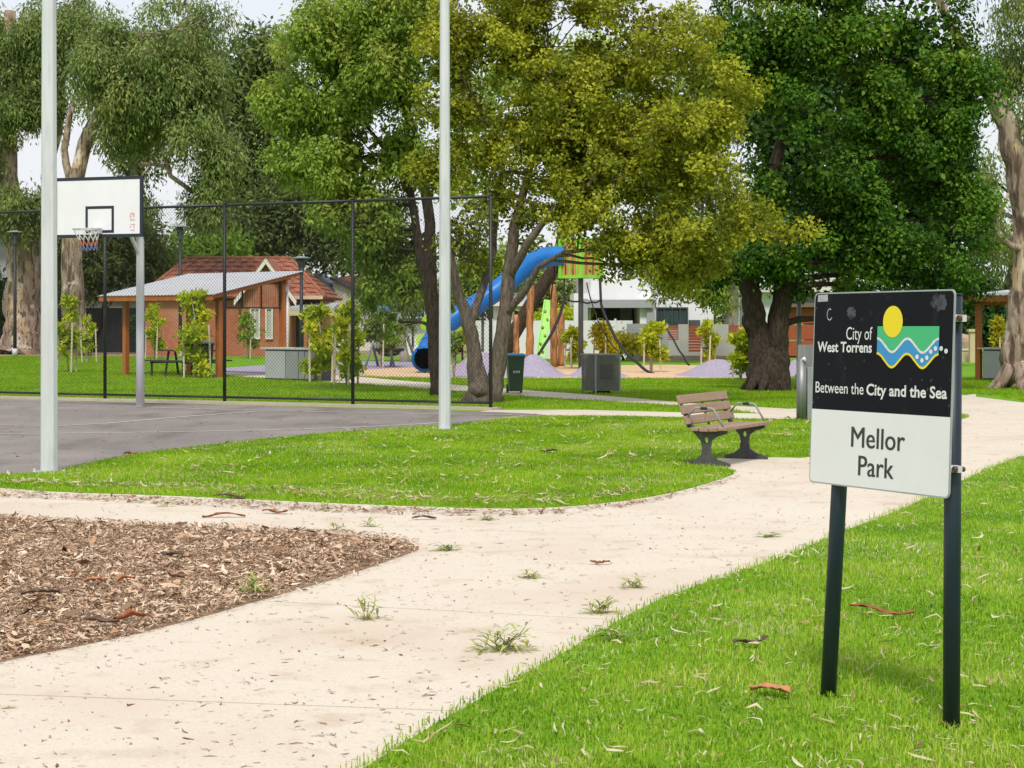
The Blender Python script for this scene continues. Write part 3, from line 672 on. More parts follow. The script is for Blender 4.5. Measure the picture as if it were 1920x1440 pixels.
for c0 in (sl0 + bd * .07, sl1 - bd * .07):
    q = MB(); q.tube([bpt(c0, -.21, .53 + PZ), bpt(c0, -.13, .625 + PZ), bpt(c0, -.10, .638 + PZ), bpt(c0, .07, .635 + PZ), bpt(c0, .10, .62 + PZ), bpt(c0, .215, .43 + PZ)], .011, 8); ar = q.build('armrest', m_steelgrey, t)
    q = MB(); q.bar(bpt(c0, -.045, .632 + PZ), bpt(c0, .025, .632 + PZ), .05, .03); q.build('arm_pad', m_black, ar)

# ---------------------------------------------------------------- trees
def B(px, py, Y, rx, ry, rd): return (at(px, py, Y), rx * Y / F, rd, ry * Y / F)
def clumps_of(blobs, n, rng, shell=0.5, noise=0.0, thr=-.16):
    vol = np.array([b[1] * b[2] * b[3] for b in blobs]) ** 0.75; pr = vol / vol.sum(); out = []; own = []
    which = rng.choice(len(blobs), n * 3, p=pr)
    for i in which:
        if len(out) >= n: break
        c, rx, ry, rz = blobs[i]; d = rng.normal(0, 1, 3); d /= np.linalg.norm(d); r = (shell + (1 - shell) * rng.random()) if rng.random() < .85 else rng.random() * shell
        q_ = Vector((c.x + d[0] * rx * r, c.y + d[1] * ry * r, c.z + d[2] * rz * r))
        if noise and mnoise.noise(q_ * noise) < thr: continue      # hollows between the boughs
        out.append(tuple(q_)); own.append(i)
    return np.array(out), np.array(own)
def leaf_quads(c, a, nn, ll, lw, rng):
    N = len(c); s = np.cross(a, nn); s /= np.linalg.norm(s, axis=1, keepdims=True) + 1e-6
    L_ = (ll * rng.uniform(.6, 1.4, N))[:, None]; W_ = (lw * rng.uniform(.6, 1.4, N))[:, None]; n2 = np.cross(s, a)
    V = np.stack([c, c + a * L_ * .45 - s * W_ / 2 + n2 * W_ * .15, c + a * L_, c + a * L_ * .45 + s * W_ / 2 + n2 * W_ * .15], 1).reshape(-1, 3)
    i = np.arange(N) * 4; return V, np.stack([i, i + 1, i + 2, i + 3], 1)
def foliage(P, own, blobs, per, sig, ll, lw, rng, droop=0.2, upbias=0.6, tintw=0.5, tgrad=None, inner=0, inner_l=.35):
    """leaf-sized faces in tufts round the clump centres P: in a tuft the leaves face outwards, so its top takes the light"""
    n = len(P); sz = rng.uniform(0.55, 1.4, n); m = np.maximum(3, (per * sz ** 2 * rng.uniform(.6, 1.3, n))).astype(int); idx = np.repeat(np.arange(n), m); N = len(idx)
    o = rng.normal(0, 1, (N, 3)); o /= np.linalg.norm(o, axis=1, keepdims=True); rad = (rng.random(N) ** .45)[:, None] * 1.55
    stray = rng.random((N, 1)) < .10; rad = np.where(stray, rad * 1.7, rad)
    # tufts are flattened discs of varied tilt rather than balls
    c = P[idx] + o * rad * np.array(sig) * sz[idx][:, None]
    if droop > 1: c[:, 2] -= np.abs(rng.normal(0, sig[2] * .7, N))
    ctr = np.array([[b[0].x, b[0].y, b[0].z] for b in blobs])[own]
    out = P - ctr; out /= np.linalg.norm(out, axis=1, keepdims=True) + 1e-6; out = out[idx]
    a = rng.normal(0, .8, (N, 3)) + o * .7 + np.array([0, 0, -droop]) * 1.6; a /= np.linalg.norm(a, axis=1, keepdims=True)
    nn = rng.normal(0, .42, (N, 3)) + o * .75 + np.array([0, 0, upbias * .5]) + out * .35
    V, f = leaf_quads(c, a, nn, ll, lw, rng)
    ct = rng.random(n)
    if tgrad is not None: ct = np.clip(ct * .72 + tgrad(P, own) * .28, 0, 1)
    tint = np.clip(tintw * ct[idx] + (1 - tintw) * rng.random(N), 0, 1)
    if inner:
        which = rng.choice(len(blobs), inner, p=(lambda v: v / v.sum())(np.array([b[1] * b[2] * b[3] for b in blobs]) ** .8))
        B_ = np.array([[b[0].x, b[0].y, b[0].z, b[1], b[2], b[3]] for b in blobs])[which]; d = rng.normal(0, 1, (inner, 3)); d /= np.linalg.norm(d, axis=1, keepdims=True)
        ci = B_[:, :3] + d * B_[:, 3:] * (rng.random((inner, 1)) ** .5 * .62); ai = rng.normal(0, 1, (inner, 3)); ai /= np.linalg.norm(ai, axis=1, keepdims=True)
        V2, f2 = leaf_quads(ci, ai, rng.normal(0, 1, (inner, 3)), inner_l, inner_l * .75, rng)
        f = np.concatenate([f, f2 + len(V)]); V = np.concatenate([V, V2]); tint = np.concatenate([tint, rng.random(inner) * .8])
    return V, f, tint
def limb(q, a, b, r0, r1, rnd, n=6, k=5, bow=0.12):
    a, b = Vector(a), Vector(b); ln = (b - a).length; pts = []
    w1 = Vector((rnd.uniform(-1, 1), rnd.uniform(-1, 1), rnd.uniform(-.2, 1))) * bow * ln
    for i in range(k + 1):
        t_ = i / k; j = Vector((rnd.uniform(-1, 1), rnd.uniform(-1, 1), rnd.uniform(-1, 1))) * ln * .02 * (0 < i < k)
        pts.append(a.lerp(b, t_) + w1 * math.sin(math.pi * t_) + j)
    q.tube(pts, [r0 + (r1 - r0) * i / k for i in range(k + 1)], n, caps=False); return pts
def tree(name, label, base, stems, blobs, nclump, per, sig, ll, lw, lmat, bmat, seed, group=None, droop=.2, upbias=.6, shell=.5, twigs=40, limb_r=.07, cat='tree', limbs=True, tgrad=None, nstem=12, jit=.05, flare=1.25, maxlimb=None, inner=0, inner_l=.35, hollow=0.0, thr=-.16, tintw=.5, roots=0.0):
    rng = np.random.default_rng(seed); rnd = random.Random(seed)
    t = thing(name, label, cat, tuple(base), group)
    P, own = clumps_of(blobs, nclump, rng, shell, hollow, thr); q = MB(); nodes = []
    for pts, rad in stems:
        pts = [Vector(p) for p in pts]
        # refine the stem with a little wander
        fine, fr = [], []
        for k in range(len(pts) - 1):
            for s_ in range(4):
                u = s_ / 4; p = pts[k].lerp(pts[k + 1], u); r_ = rad[k] * (1 - u) + rad[k + 1] * u
                if 0 < len(fine): p = p + Vector((rnd.uniform(-1, 1), rnd.uniform(-1, 1), 0)) * r_ * .14
                fine.append(p); fr.append(r_)
        fine.append(pts[-1]); fr.append(rad[-1])
        if flare and abs(fine[0].z) < .3: fr[0] *= flare; fine[0] = fine[0] - Vector((0, 0, .12))
        q.tube(fine, fr, nstem, jit=jit, rnd=rnd); nodes += list(zip(fine, fr))
    if roots:
        bb = Vector(base)
        for k in range(7):
            a_ = k * .9 + rnd.uniform(-.25, .25); d_ = Vector((math.cos(a_), math.sin(a_), 0)); rr = roots * rnd.uniform(.85, 1.2)
            q.tube([bb + d_ * rr * .55 + Vector((0, 0, rr * 1.3)), bb + d_ * rr * .95 + Vector((0, 0, rr * .55)), bb + d_ * rr * 1.35 + Vector((0, 0, rr * .16)), bb + d_ * rr * 1.75 + Vector((0, 0, -.05))], [rr * .30, rr * .30, rr * .22, rr * .08], 7)
    if limbs:
        for bi, b in enumerate(blobs):
            cands = [(nd, r_) for nd, r_ in nodes if nd.z < b[0].z + .2] or nodes
            nd, r_ = min(cands, key=lambda t_: (t_[0] - b[0]).length - t_[1] * 2)
            if (maxlimb is None or (nd - b[0]).length < maxlimb) and (nd - b[0]).length > .3:
                path = limb(q, nd, b[0], min(limb_r, r_ * .8), limb_r * .35, rnd, 7)
            else: path = [b[0]]
            mine = P[own == bi]
            if len(mine):
                for _ in range(max(1, int(twigs * len(mine) / len(P)))):
                    s_ = path[rnd.randrange(len(path) // 3, len(path))]; e = mine[rnd.randrange(len(mine))]
                    limb(q, s_, e, limb_r * .32, limb_r * .09, rnd, 4, 4, .1)
    q.build('trunk', bmat, t)
    V, f, tint = foliage(P, own, blobs, per, sig, ll, lw, rng, droop, upbias, tintw, tgrad=tgrad, inner=inner, inner_l=inner_l)
    np_mesh('crown', V, [f], [tint], lmat, t, off=wloc(t))
    return t
m_barkdk = mat('dark_bark', (0.012, 0.008, 0.006), 0.95, (0.075, 0.048, 0.03), 9, 9, bump=1.0, bscale=12, bdist=0.05, stretch=(2.5, 2.5, .6))
m_barkgr = mat('grey_bark', (0.065, 0.05, 0.037), 0.95, (0.20, 0.155, 0.12), 10, 9, bump=0.9, bscale=14, bdist=0.03, stretch=(2.5, 2.5, .5))
m_barkgum = mat('gum_bark', (0.20, 0.135, 0.095), 0.85, (0.46, 0.36, 0.285), 1.8, 8, bump=0.9, bscale=4, bdist=0.08, stretch=(1.6, 1.6, .55))
mix_layer(m_barkgum, (0.09, 0.05, 0.036), 3.0, 0.50, 0.60, 8, 0.9, (2.2, 2.2, .4)); mix_layer(m_barkgum, (0.56, 0.40, 0.24), 1.3, 0.56, 0.60, 6, 0.75, (1, 1, .5)); mix_layer(m_barkgum, (0.62, 0.55, 0.47), 1.7, 0.58, 0.61, 7, 0.8, (1, 1, .6)); mix_layer(m_barkgum, (0.07, 0.042, 0.03), 6.0, 0.60, 0.63, 6, 0.8, (2.5, 2.5, .3))
m_barkpale = mat('pale_bark', (0.34, 0.28, 0.225), 0.9, (0.46, 0.40, 0.34), 4, 7, bump=0.5, bscale=9, stretch=(2, 2, .5))
l_gold = leafmat('golden_olive_leaf', [(0.075, 0.06, 0.014), (0.11, 0.15, 0.013), (0.22, 0.245, 0.018), (0.33, 0.36, 0.024), (0.44, 0.45, 0.04), (0.55, 0.50, 0.07)], .28)  # darkest stops lowered so the leaf colour itself deepens the crown's shade
l_dark = leafmat('deep_green_leaf', [(0.010, 0.028, 0.005), (0.028, 0.080, 0.008), (0.065, 0.155, 0.013), (0.13, 0.245, 0.02), (0.28, 0.34, 0.04)], .2)  # near-black low stops paint extra shadow into this crown's leaves
l_mid = leafmat('mid_green_leaf', [(0.1, 0.15, 0.022), (0.17, 0.25, 0.034), (0.25, 0.37, 0.045), (0.35, 0.46, 0.07), (0.4, 0.3, 0.09)], .35)
l_gum = leafmat('gum_leaf', [(0.05, 0.08, 0.030), (0.115, 0.17, 0.048), (0.20, 0.27, 0.07), (0.30, 0.37, 0.11), (0.38, 0.30, 0.12)], .35)
l_pine = leafmat('dusky_needle', [(0.045, 0.07, 0.022), (0.095, 0.135, 0.036), (0.16, 0.21, 0.055), (0.23, 0.28, 0.085)], .25)
l_lime = leafmat('lime_leaf', [(0.17, 0.27, 0.02), (0.35, 0.45, 0.025), (0.56, 0.60, 0.03), (0.74, 0.70, 0.04)], .4)
l_yel = leafmat('yellowing_leaf', [(0.264, 0.24, 0.024), (0.456, 0.396, 0.024), (0.6, 0.504, 0.036), (0.264, 0.336, 0.036)], .4)
l_hedge = leafmat('hedge_leaf', [(0.02, 0.05, 0.014), (0.042, 0.098, 0.021), (0.077, 0.154, 0.028)], .2)
l_bright = leafmat('fresh_green_leaf', [(0.112, 0.21, 0.028), (0.21, 0.35, 0.042), (0.336, 0.49, 0.063)], .4)

# golden multi-stemmed tree in the middle, Y about 37.6
YG = 37.6
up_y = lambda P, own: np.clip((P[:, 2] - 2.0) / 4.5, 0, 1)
stG = [([at(905, 755, YG), at(900, 730, YG - .05), at(901, 705, YG), at(904, 680, YG)], [.29, .25, .19, .03]),
       ([at(893, 755, YG), at(892, 700, YG), at(888, 650, YG), at(878, 605, YG), at(862, 560, YG), at(848, 500, YG - .2), at(835, 420, YG - .4), at(826, 330, YG - .4)], [.22, .19, .17, .155, .13, .11, .085, .05]),
       ([at(880, 612, YG), at(905, 540, YG + .3), at(925, 470, YG + .5), at(930, 380, YG + .6), at(950, 280, YG + .6)], [.10, .095, .085, .07, .04]),
       ([at(925, 752, YG + .1), at(932, 690, YG + .1), at(945, 600, YG), at(955, 520, YG), at(962, 440, YG), at(985, 350, YG), at(1010, 250, YG)], [.22, .19, .17, .155, .13, .09, .05]),
       ([at(948, 590, YG), at(985, 545, YG - .4), at(1010, 500, YG - .7), at(1055, 474, YG - 1.0), at(1110, 468, YG - 1.2)], [.10, .08, .06, .04, .02]),
       ([at(955, 520, YG), at(990, 455, YG - .5), at(1040, 390, YG - .7), at(1110, 340, YG - 1.0)], [.11, .095, .07, .04]),
       ([at(1055, 474, YG - 1.0), at(1150, 462, YG - .9), at(1250, 466, YG - 1.0), at(1340, 440, YG - 1.0)], [.045, .045, .04, .02])]
blG = [B(860, 200, YG, 110, 90, 1.3), B(960, 90, YG, 140, 100, 1.5), B(1080, 170, YG - .3, 150, 95, 1.6), B(1200, 70, YG, 160, 110, 1.6), B(1220, 240, YG - .6, 150, 90, 1.5),
       B(1330, 190, YG - .3, 95, 90, 1.3), B(1010, 280, YG - .5, 110, 65, 1.2), B(1130, 330, YG - .9, 120, 60, 1.1), B(1290, 340, YG - .8, 115, 75, 1.3), B(1250, 430, YG - 1.0, 130, 55, 1.1),
       B(1380, 420, YG - .7, 90, 65, 1.1), B(1460, 450, YG - .4, 60, 45, .8), B(1130, 405, YG - 1.1, 80, 40, .8), B(1225, 470, YG - .8, 95, 42, .9), B(1160, 450, YG - .8, 60, 30, .7), B(1090, 250, YG, 150, 90, 1.4), B(830, 330, YG - .4, 60, 60, .9),
       B(895, 390, YG, 45, 55, .8), B(1000, -30, YG, 200, 90, 1.6), B(1310, 505, YG - .5, 85, 45, .9), B(1010, 400, YG, 50, 30, .7), B(920, 290, YG + .3, 60, 60, .9), B(840, 100, YG, 70, 80, 1.0), B(855, 430, YG + .2, 40, 50, .7), B(1000, 455, YG + .4, 32, 26, .5), B(1060, 400, YG - .4, 60, 40, .8), B(905, 480, YG + .5, 30, 34, .5), B(1150, 500, YG - .5, 40, 18, .5), B(935, 370, YG + .4, 50, 45, .7), B(985, 330, YG + 1.4, 80, 60, .9), B(1060, 320, YG + 1.2, 70, 50, .9), B(1140, 452, YG - 1.2, 42, 28, .6), B(1085, 425, YG - 1.2, 50, 22, .6)]
stG = [(p_, [r_ * .84 for r_ in rad_]) for p_, rad_ in stG]
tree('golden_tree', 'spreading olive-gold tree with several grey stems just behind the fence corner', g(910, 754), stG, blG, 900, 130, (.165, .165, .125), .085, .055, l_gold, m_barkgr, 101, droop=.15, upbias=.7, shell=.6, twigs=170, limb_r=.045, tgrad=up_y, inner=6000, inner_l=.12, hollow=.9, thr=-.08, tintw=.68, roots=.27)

# dark green tree with a forked trunk
YD = 44.0
stD = [([at(1440, 734, YD), at(1440, 690, YD - .03), at(1438, 655, YD), at(1438, 636, YD)], [.40, .37, .24, .03]),
       ([at(1426, 734, YD), at(1427, 690, YD), at(1424, 640, YD), at(1415, 590, YD), at(1405, 540, YD), at(1415, 450, YD), at(1450, 330, YD), at(1480, 200, YD)], [.34, .29, .27, .25, .23, .20, .16, .09]),
       ([at(1454, 734, YD), at(1456, 690, YD), at(1457, 640, YD), at(1462, 580, YD), at(1468, 530, YD), at(1520, 430, YD), at(1600, 300, YD), at(1660, 150, YD)], [.34, .29, .26, .23, .22, .19, .15, .08]),
       ([at(1412, 625, YD), at(1400, 605, YD - .1), at(1395, 590, YD - .15)], [.15, .12, .03])]
blD = [B(1440, 90, YD, 120, 110, 1.6), B(1560, 60, YD, 140, 120, 1.8), B(1700, 70, YD, 140, 130, 1.8), B(1790, 190, YD, 90, 120, 1.5), B(1500, 230, YD - .6, 95, 80, 1.2), B(1620, 200, YD - .6, 100, 75, 1.3),
       B(1730, 300, YD - .4, 110, 80, 1.4), B(1560, 330, YD - .7, 100, 60, 1.2), B(1800, 360, YD, 65, 90, 1.2), B(1440, 340, YD, 60, 60, 1.1), B(1640, 400, YD - .5, 95, 70, 1.2), B(1760, 450, YD - .2, 90, 70, 1.2),
       B(1540, 470, YD - .4, 100, 50, 1.1), B(1640, 500, YD - .2, 90, 50, 1.1), B(1760, 530, YD, 80, 45, 1.0), B(1430, 480, YD - .3, 70, 40, .9), B(1500, 545, YD + .4, 50, 28, .7), B(1610, 550, YD + .5, 70, 35, .9), B(1360, 510, YD + .3, 60, 45, .9),
       B(1560, -40, YD, 250, 90, 1.8), B(1590, 600, YD + 1.5, 45, 45, .7)]
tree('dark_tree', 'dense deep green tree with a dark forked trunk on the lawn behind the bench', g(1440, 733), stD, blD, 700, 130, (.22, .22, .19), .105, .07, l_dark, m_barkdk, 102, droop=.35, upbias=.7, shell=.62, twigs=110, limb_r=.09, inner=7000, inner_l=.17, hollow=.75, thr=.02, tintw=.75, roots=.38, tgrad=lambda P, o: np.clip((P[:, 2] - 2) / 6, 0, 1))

# mid-green tree behind the fence
YM = 41.2
stM = [([at(820, 742, YM), at(816, 660, YM), at(812, 600, YM), at(808, 520, YM), at(806, 420, YM), at(790, 300, YM), at(755, 180, YM), at(745, 90, YM)], [.16, .15, .15, .13, .12, .11, .10, .06]),
       ([at(812, 590, YM), at(796, 520, YM + .2), at(783, 450, YM + .3), at(770, 360, YM + .4), at(730, 290, YM + .5), at(690, 240, YM + .5)], [.12, .11, .10, .085, .06, .03])]
blM = [B(560, 200, YM + 1, 75, 80, 1.3), B(650, 160, YM + .6, 90, 100, 1.5), B(740, 130, YM, 90, 90, 1.4), B(560, 320, YM + 1, 65, 60, 1.1), B(650, 300, YM + .5, 90, 75, 1.4), B(740, 280, YM + .3, 70, 70, 1.2),
       B(620, 400, YM + .6, 60, 45, 1.0), B(700, 400, YM + .6, 65, 50, 1.0), B(600, 70, YM + .8, 100, 90, 1.5), B(740, 20, YM, 120, 80, 1.5), B(720, 480, YM + 1, 55, 45, .9), B(755, 540, YM + 1.0, 40, 60, .8), B(700, 555, YM + 1, 30, 40, .7), B(840, 560, YM + .6, 30, 40, .6), B(690, 440, YM + 1, 60, 60, 1.0), B(775, 470, YM + 1.2, 45, 60, .9), B(735, 600, YM + 1.2, 34, 40, .7)]
tree('leafy_tree', 'mid green tree with slim dark stems behind the chain-link fence', g(820, 742), stM, blM, 720, 95, (.19, .19, .17), .11, .055, l_mid, m_barkdk, 103, droop=.6, upbias=.5, shell=.5, twigs=120, limb_r=.05, inner=3500, inner_l=.18, hollow=.8)

# big old gums on the left, far back
YU = 92.0
stU = [([at(40, 664, YU), at(42, 600, YU), at(44, 520, YU), at(48, 440, YU)], [.98, .86, .84, .82]),
       ([at(40, 470, YU), at(22, 380, YU), at(14, 280, YU), at(10, 150, YU), at(20, 20, YU)], [.62, .48, .42, .36, .25]),
       ([at(62, 450, YU), at(95, 370, YU), at(85, 330, YU), at(110, 250, YU), at(120, 120, YU)], [.42, .30, .22, .2, .12])]
blU = [B(40, 90, YU + .5, 110, 75, 3), B(30, 200, YU - 1, 70, 70, 2.2), B(-40, 300, YU, 60, 90, 2.2), B(120, 60, YU, 100, 80, 2.6), B(30, 400, YU - 1.6, 50, 40, 1.5), B(80, 390, YU - 1.5, 28, 40, 1.2), B(100, 180, YU - 1, 45, 60, 1.8), B(-60, 140, YU, 80, 110, 2.6)]
tree('gum_tree', 'huge old gum with a thick mottled trunk at the left edge behind the backboard', g(40, 664), stU, blU, 400, 125, (.40, .40, .50), .25, .075, l_gum, m_barkgum, 104, roots=.85, droop=.95, upbias=.2, shell=.4, twigs=110, limb_r=.20, hollow=.36, thr=.0, nstem=18, jit=.07, flare=1.35)
YV = 88.0
stV = [([at(140, 668, YV), at(138, 560, YV), at(135, 440, YV), at(140, 340, YV)], [.62, .52, .45, .42]),
       ([at(140, 350, YV), at(160, 270, YV), at(195, 190, YV), at(240, 150, YV), at(275, 90, YV)], [.36, .32, .28, .26, .18]),
       ([at(138, 380, YV), at(120, 280, YV), at(135, 200, YV)], [.2, .17, .12]),
       ([at(275, 95, YV), at(335, 110, YV - .5), at(355, 160, YV - .6), at(372, 210, YV - .8)], [.14, .11, .09, .05]),
       ([at(240, 150, YV), at(300, 260, YV), at(320, 330, YV), at(380, 372, YV), at(440, 385, YV)], [.16, .13, .11, .09, .05])]
blV = [B(200, 110, YV, 100, 80, 2.8), B(300, 140, YV - .5, 90, 80, 2.6), B(250, 220, YV - 1, 70, 70, 2.2), B(262, 305, YV - 1, 35, 60, 1.6), B(390, 200, YV, 60, 90, 2.2), B(420, 300, YV, 45, 80, 2.0), B(330, 50, YV, 130, 70, 3), 
       B(390, 390, YV, 45, 35, 1.4), B(450, 250, YV + 1, 40, 80, 1.8), B(340, 250, YV - 1, 40, 60, 1.6)]
tree('gum_tree', 'drooping gum with bent bare limbs above the shelter roof', g(140, 668), stV, blV, 560, 125, (.40, .40, .50), .25, .075, l_gum, m_barkgum, 105, droop=.95, upbias=.2, shell=.4, twigs=130, limb_r=.19, hollow=.36, thr=.0, nstem=14)
# leaning gum at the right edge
YR = 47.2
stR = [([at(1912, 729, YR), at(1908, 690, YR), at(1912, 620, YR), at(1922, 540, YR), at(1926, 430, YR), at(1914, 330, YR), at(1890, 240, YR), at(1860, 180, YR), at(1830, 150, YR), at(1800, 80, YR), at(1760, 0, YR)], [.50, .42, .37, .34, .33, .34, .27, .20, .16, .13, .1]),
       ([at(1926, 470, YR), at(1895, 462, YR - .3), at(1872, 440, YR - .4), at(1868, 410, YR - .5), at(1885, 380, YR - .6), at(1890, 362, YR - .6)], [.12, .09, .07, .055, .045, .03]),
       ([at(1914, 330, YR), at(1960, 220, YR), at(1990, 90, YR)], [.26, .2, .12])]
blR = [B(1890, 120, YR + 1, 60, 60, 1.2), B(1960, 150, YR, 90, 90, 1.5), B(1990, 300, YR, 60, 90, 1.2), B(1850, 465, YR + 3, 36, 45, 1.0), B(1960, 20, YR, 140, 90, 1.6), B(1840, 400, YR + 3, 40, 40, 1.0), B(1990, 450, YR, 50, 70, 1.0)]
tree('gum_tree', 'gum with a thick leaning trunk at the right edge beside the small shelter', g(1912, 729), stR, blR, 260, 80, (.19, .19, .3), .15, .045, l_gum, m_barkgum, 106, roots=.42, droop=1.4, upbias=.1, shell=.35, twigs=40, limb_r=.07, nstem=18, jit=.06, flare=1.35)

# trees and shrubs of the gardens behind
def back_tree(label, px, pyb, Y, blobs, lm, n, per, sg, ll, lw, seed, bm_=None, tr=.22, droop=.3, name='background_tree', group='garden trees behind the park'):
    b = Vector(((px - CX) * Y / F, Y, 0)); c = max(blobs, key=lambda q: q[1] * q[3])[0]
    tree(name, label, b, [([b, b.lerp(Vector((c.x, c.y, c.z * .6)), .6) , Vector((c.x, c.y, max(1.2, c.z)))], [tr, tr * .75, tr * .35])], blobs, n, per, (sg, sg, sg * .75), ll, lw, lm, bm_ or m_barkdk, seed, group, droop=droop, shell=.5, twigs=14, limb_r=tr * .35, nstem=8, maxlimb=9)
back_tree('dusky pine spreading above the red tiled roof', 560, 660, 104, [B(500, 420, 104, 80, 75, 3), B(590, 430, 104, 85, 70, 3), B(560, 360, 104, 90, 60, 3), B(450, 460, 104, 55, 40, 2.4), B(660, 470, 104, 55, 35, 2.4), B(640, 390, 104, 55, 55, 2.4)], l_pine, 420, 44, .62, .36, .14, 201, tr=.4)
back_tree('tall dark tree filling the gap above the fence at centre left', 520, 655, 112, [B(500, 220, 112, 75, 110, 3.5), B(440, 330, 112, 50, 80, 3), B(480, 120, 112, 70, 70, 3), B(545, 330, 112, 50, 60, 2.5), B(440, 180, 112, 35, 60, 2)], l_pine, 330, 44, .65, .38, .16, 202, tr=.45)
back_tree('fresh green garden tree beside the lamp above the shelter', 380, 660, 100, [B(350, 470, 100, 45, 38, 2), B(420, 465, 100, 50, 38, 2), B(300, 500, 100, 40, 35, 2)], l_bright, 160, 40, .5, .3, .13, 203)
back_tree('dark bushy tree below the backboard', 160, 660, 97, [B(150, 520, 97, 60, 50, 2.2), B(210, 500, 97, 55, 55, 2.2), B(125, 470, 97, 40, 40, 2), B(240, 440, 97, 45, 45, 2), B(280, 480, 97, 35, 50, 2), B(180, 460, 97, 50, 40, 2)], l_pine, 340, 44, .5, .30, .11, 204)
back_tree('dark hedge tree at the far left edge', -10, 664, 98, [B(0, 570, 98, 22, 50, 1.4), B(-40, 560, 98, 40, 55, 1.6)], l_hedge, 120, 44, .4, .26, .13, 205)
back_tree('green tree behind the blue slide', 1030, 662, 108, [B(1020, 550, 108, 50, 50, 2.2), B(1060, 560, 108, 40, 40, 2), B(985, 565, 108, 30, 35, 1.8), B(1040, 520, 108, 30, 20, 1.5)], l_gum, 200, 44, .5, .3, .13, 206)
back_tree('low dark shrub at the foot of the green climbing ramp', 1010, 668, 88, [B(1010, 605, 88, 30, 18, 1.2), B(1070, 598, 88, 34, 20, 1.3)], l_lime, 90, 40, .3, .2, .09, 207, tr=.08, name='shrub', group='shrubs behind the park')
back_tree('grey-green drooping tree hanging over the swing set', 760, 660, 75, [B(745, 500, 75, 45, 45, 1.6), B(700, 470, 75, 40, 45, 1.6), B(780, 540, 75, 40, 45, 1.5), B(720, 560, 75, 25, 40, 1.2)], l_gum, 200, 42, .4, .24, .06, 208, m_barkpale, tr=.2, droop=1.4)
back_tree('dark tree behind the leaf-shaped play panels', 860, 660, 98, [B(820, 590, 98, 30, 45, 1.5), B(870, 560, 98, 40, 45, 1.8), B(900, 520, 98, 40, 40, 1.8), B(940, 500, 98, 40, 40, 1.8)], l_mid, 190, 42, .5, .3, .13, 209)
back_tree('dark garden tree behind the cream pillar on the right', 1830, 660, 84, [B(1810, 590, 84, 45, 38, 1.8), B(1860, 600, 84, 40, 45, 1.8), B(1830, 550, 84, 50, 40, 2), B(1895, 610, 84, 30, 35, 1.5), B(1800, 510, 84, 35, 40, 2)], l_hedge, 260, 44, .45, .26, .12, 210)
back_tree('broad grey-green tree standing behind the backboard', 260, 656, 120, [B(250, 250, 120, 70, 110, 3.5), B(230, 390, 120, 55, 60, 3), B(190, 150, 120, 80, 80, 3), B(270, 470, 120, 40, 40, 2.4)], l_gum, 260, 60, .6, .34, .13, 220, m_barkpale, tr=.45, droop=1.0)
back_tree('tall grey-green tree behind the shelter and its lamp', 430, 656, 118, [B(420, 200, 118, 60, 100, 3), B(445, 360, 118, 50, 70, 2.8), B(400, 440, 118, 40, 35, 2.2), B(370, 110, 118, 60, 70, 3)], l_gum, 230, 60, .6, .34, .13, 221, m_barkpale, tr=.45, droop=1.0)
back_tree('feathery tree closing the view behind the thick near pole', 60, 656, 122, [B(20, 480, 122, 60, 50, 2.5), B(100, 520, 122, 50, 60, 2.5), B(-60, 420, 122, 60, 80, 3)], l_pine, 170, 60, .55, .32, .13, 222, tr=.4)
back_tree('loose green tree seen through gaps in the olive-gold crown', 930, 676, 70, [B(900, 210, 70, 70, 110, 2), B(980, 130, 70, 80, 90, 2), B(870, 340, 70, 40, 60, 1.6), B(1120, 150, 70, 100, 110, 2.2), B(1240, 280, 70, 90, 110, 2.2), B(1320, 150, 70, 80, 110, 2)], l_mid, 380, 50, .36, .22, .12, 224, tr=.3)
back_tree('added dark tree that blackens the gaps in the deep green tree', 1600, 680, 66, [B(1450, 200, 66, 80, 130, 2.4), B(1570, 250, 66, 110, 170, 2.6), B(1700, 250, 66, 110, 170, 2.6), B(1540, 430, 66, 110, 80, 2), B(1690, 440, 66, 100, 90, 2), B(1460, 400, 66, 60, 70, 1.6), B(1780, 350, 66, 60, 110, 2)], l_hedge, 620, 60, .36, .24, .17, 223, tr=.4)  # added dark-leaved tree, stands in for the shade in that crown's hollows
back_tree('pale gum with leaning trunk in front of the slatted wall', 1360, 668, 80, [B(1300, 470, 80, 60, 50, 2), B(1380, 440, 80, 60, 60, 2), B(1260, 520, 80, 50, 40, 1.8), B(1330, 545, 80, 40, 30, 1.6)], l_mid, 230, 42, .42, .26, .1, 211, m_barkpale, tr=.36)
back_tree('lime shrub against the white wall below the tower', 1170, 672, 78, [B(1160, 640, 78, 20, 16, .7), B(1195, 648, 78, 26, 12, .7)], l_yel, 50, 36, .26, .16, .08, 212, tr=.06, name='shrub', group='shrubs behind the park')
back_tree('tall grey-green tree between the golden tree and the dark tree', 1330, 658, 118, [B(1330, 260, 118, 80, 140, 3.5), B(1390, 120, 118, 70, 120, 3.5), B(1280, 400, 118, 70, 70, 3)], l_pine, 200, 44, .75, .42, .18, 213, tr=.45)
back_tree('distant tree behind the right edge gum', 1850, 658, 115, [B(1850, 330, 115, 40, 70, 2.6), B(1870, 450, 115, 45, 60, 2.6), B(1930, 260, 115, 50, 90, 2.8)], l_gum, 120, 36, .6, .36, .12, 214, tr=.35, droop=1.2)
back_tree('rounded green shrub left of the brick house', 310, 664, 93, [B(280, 610, 93, 25, 25, 1)], l_hedge, 40, 40, .3, .2, .1, 215, tr=.07, name='shrub', group='shrubs behind the park')
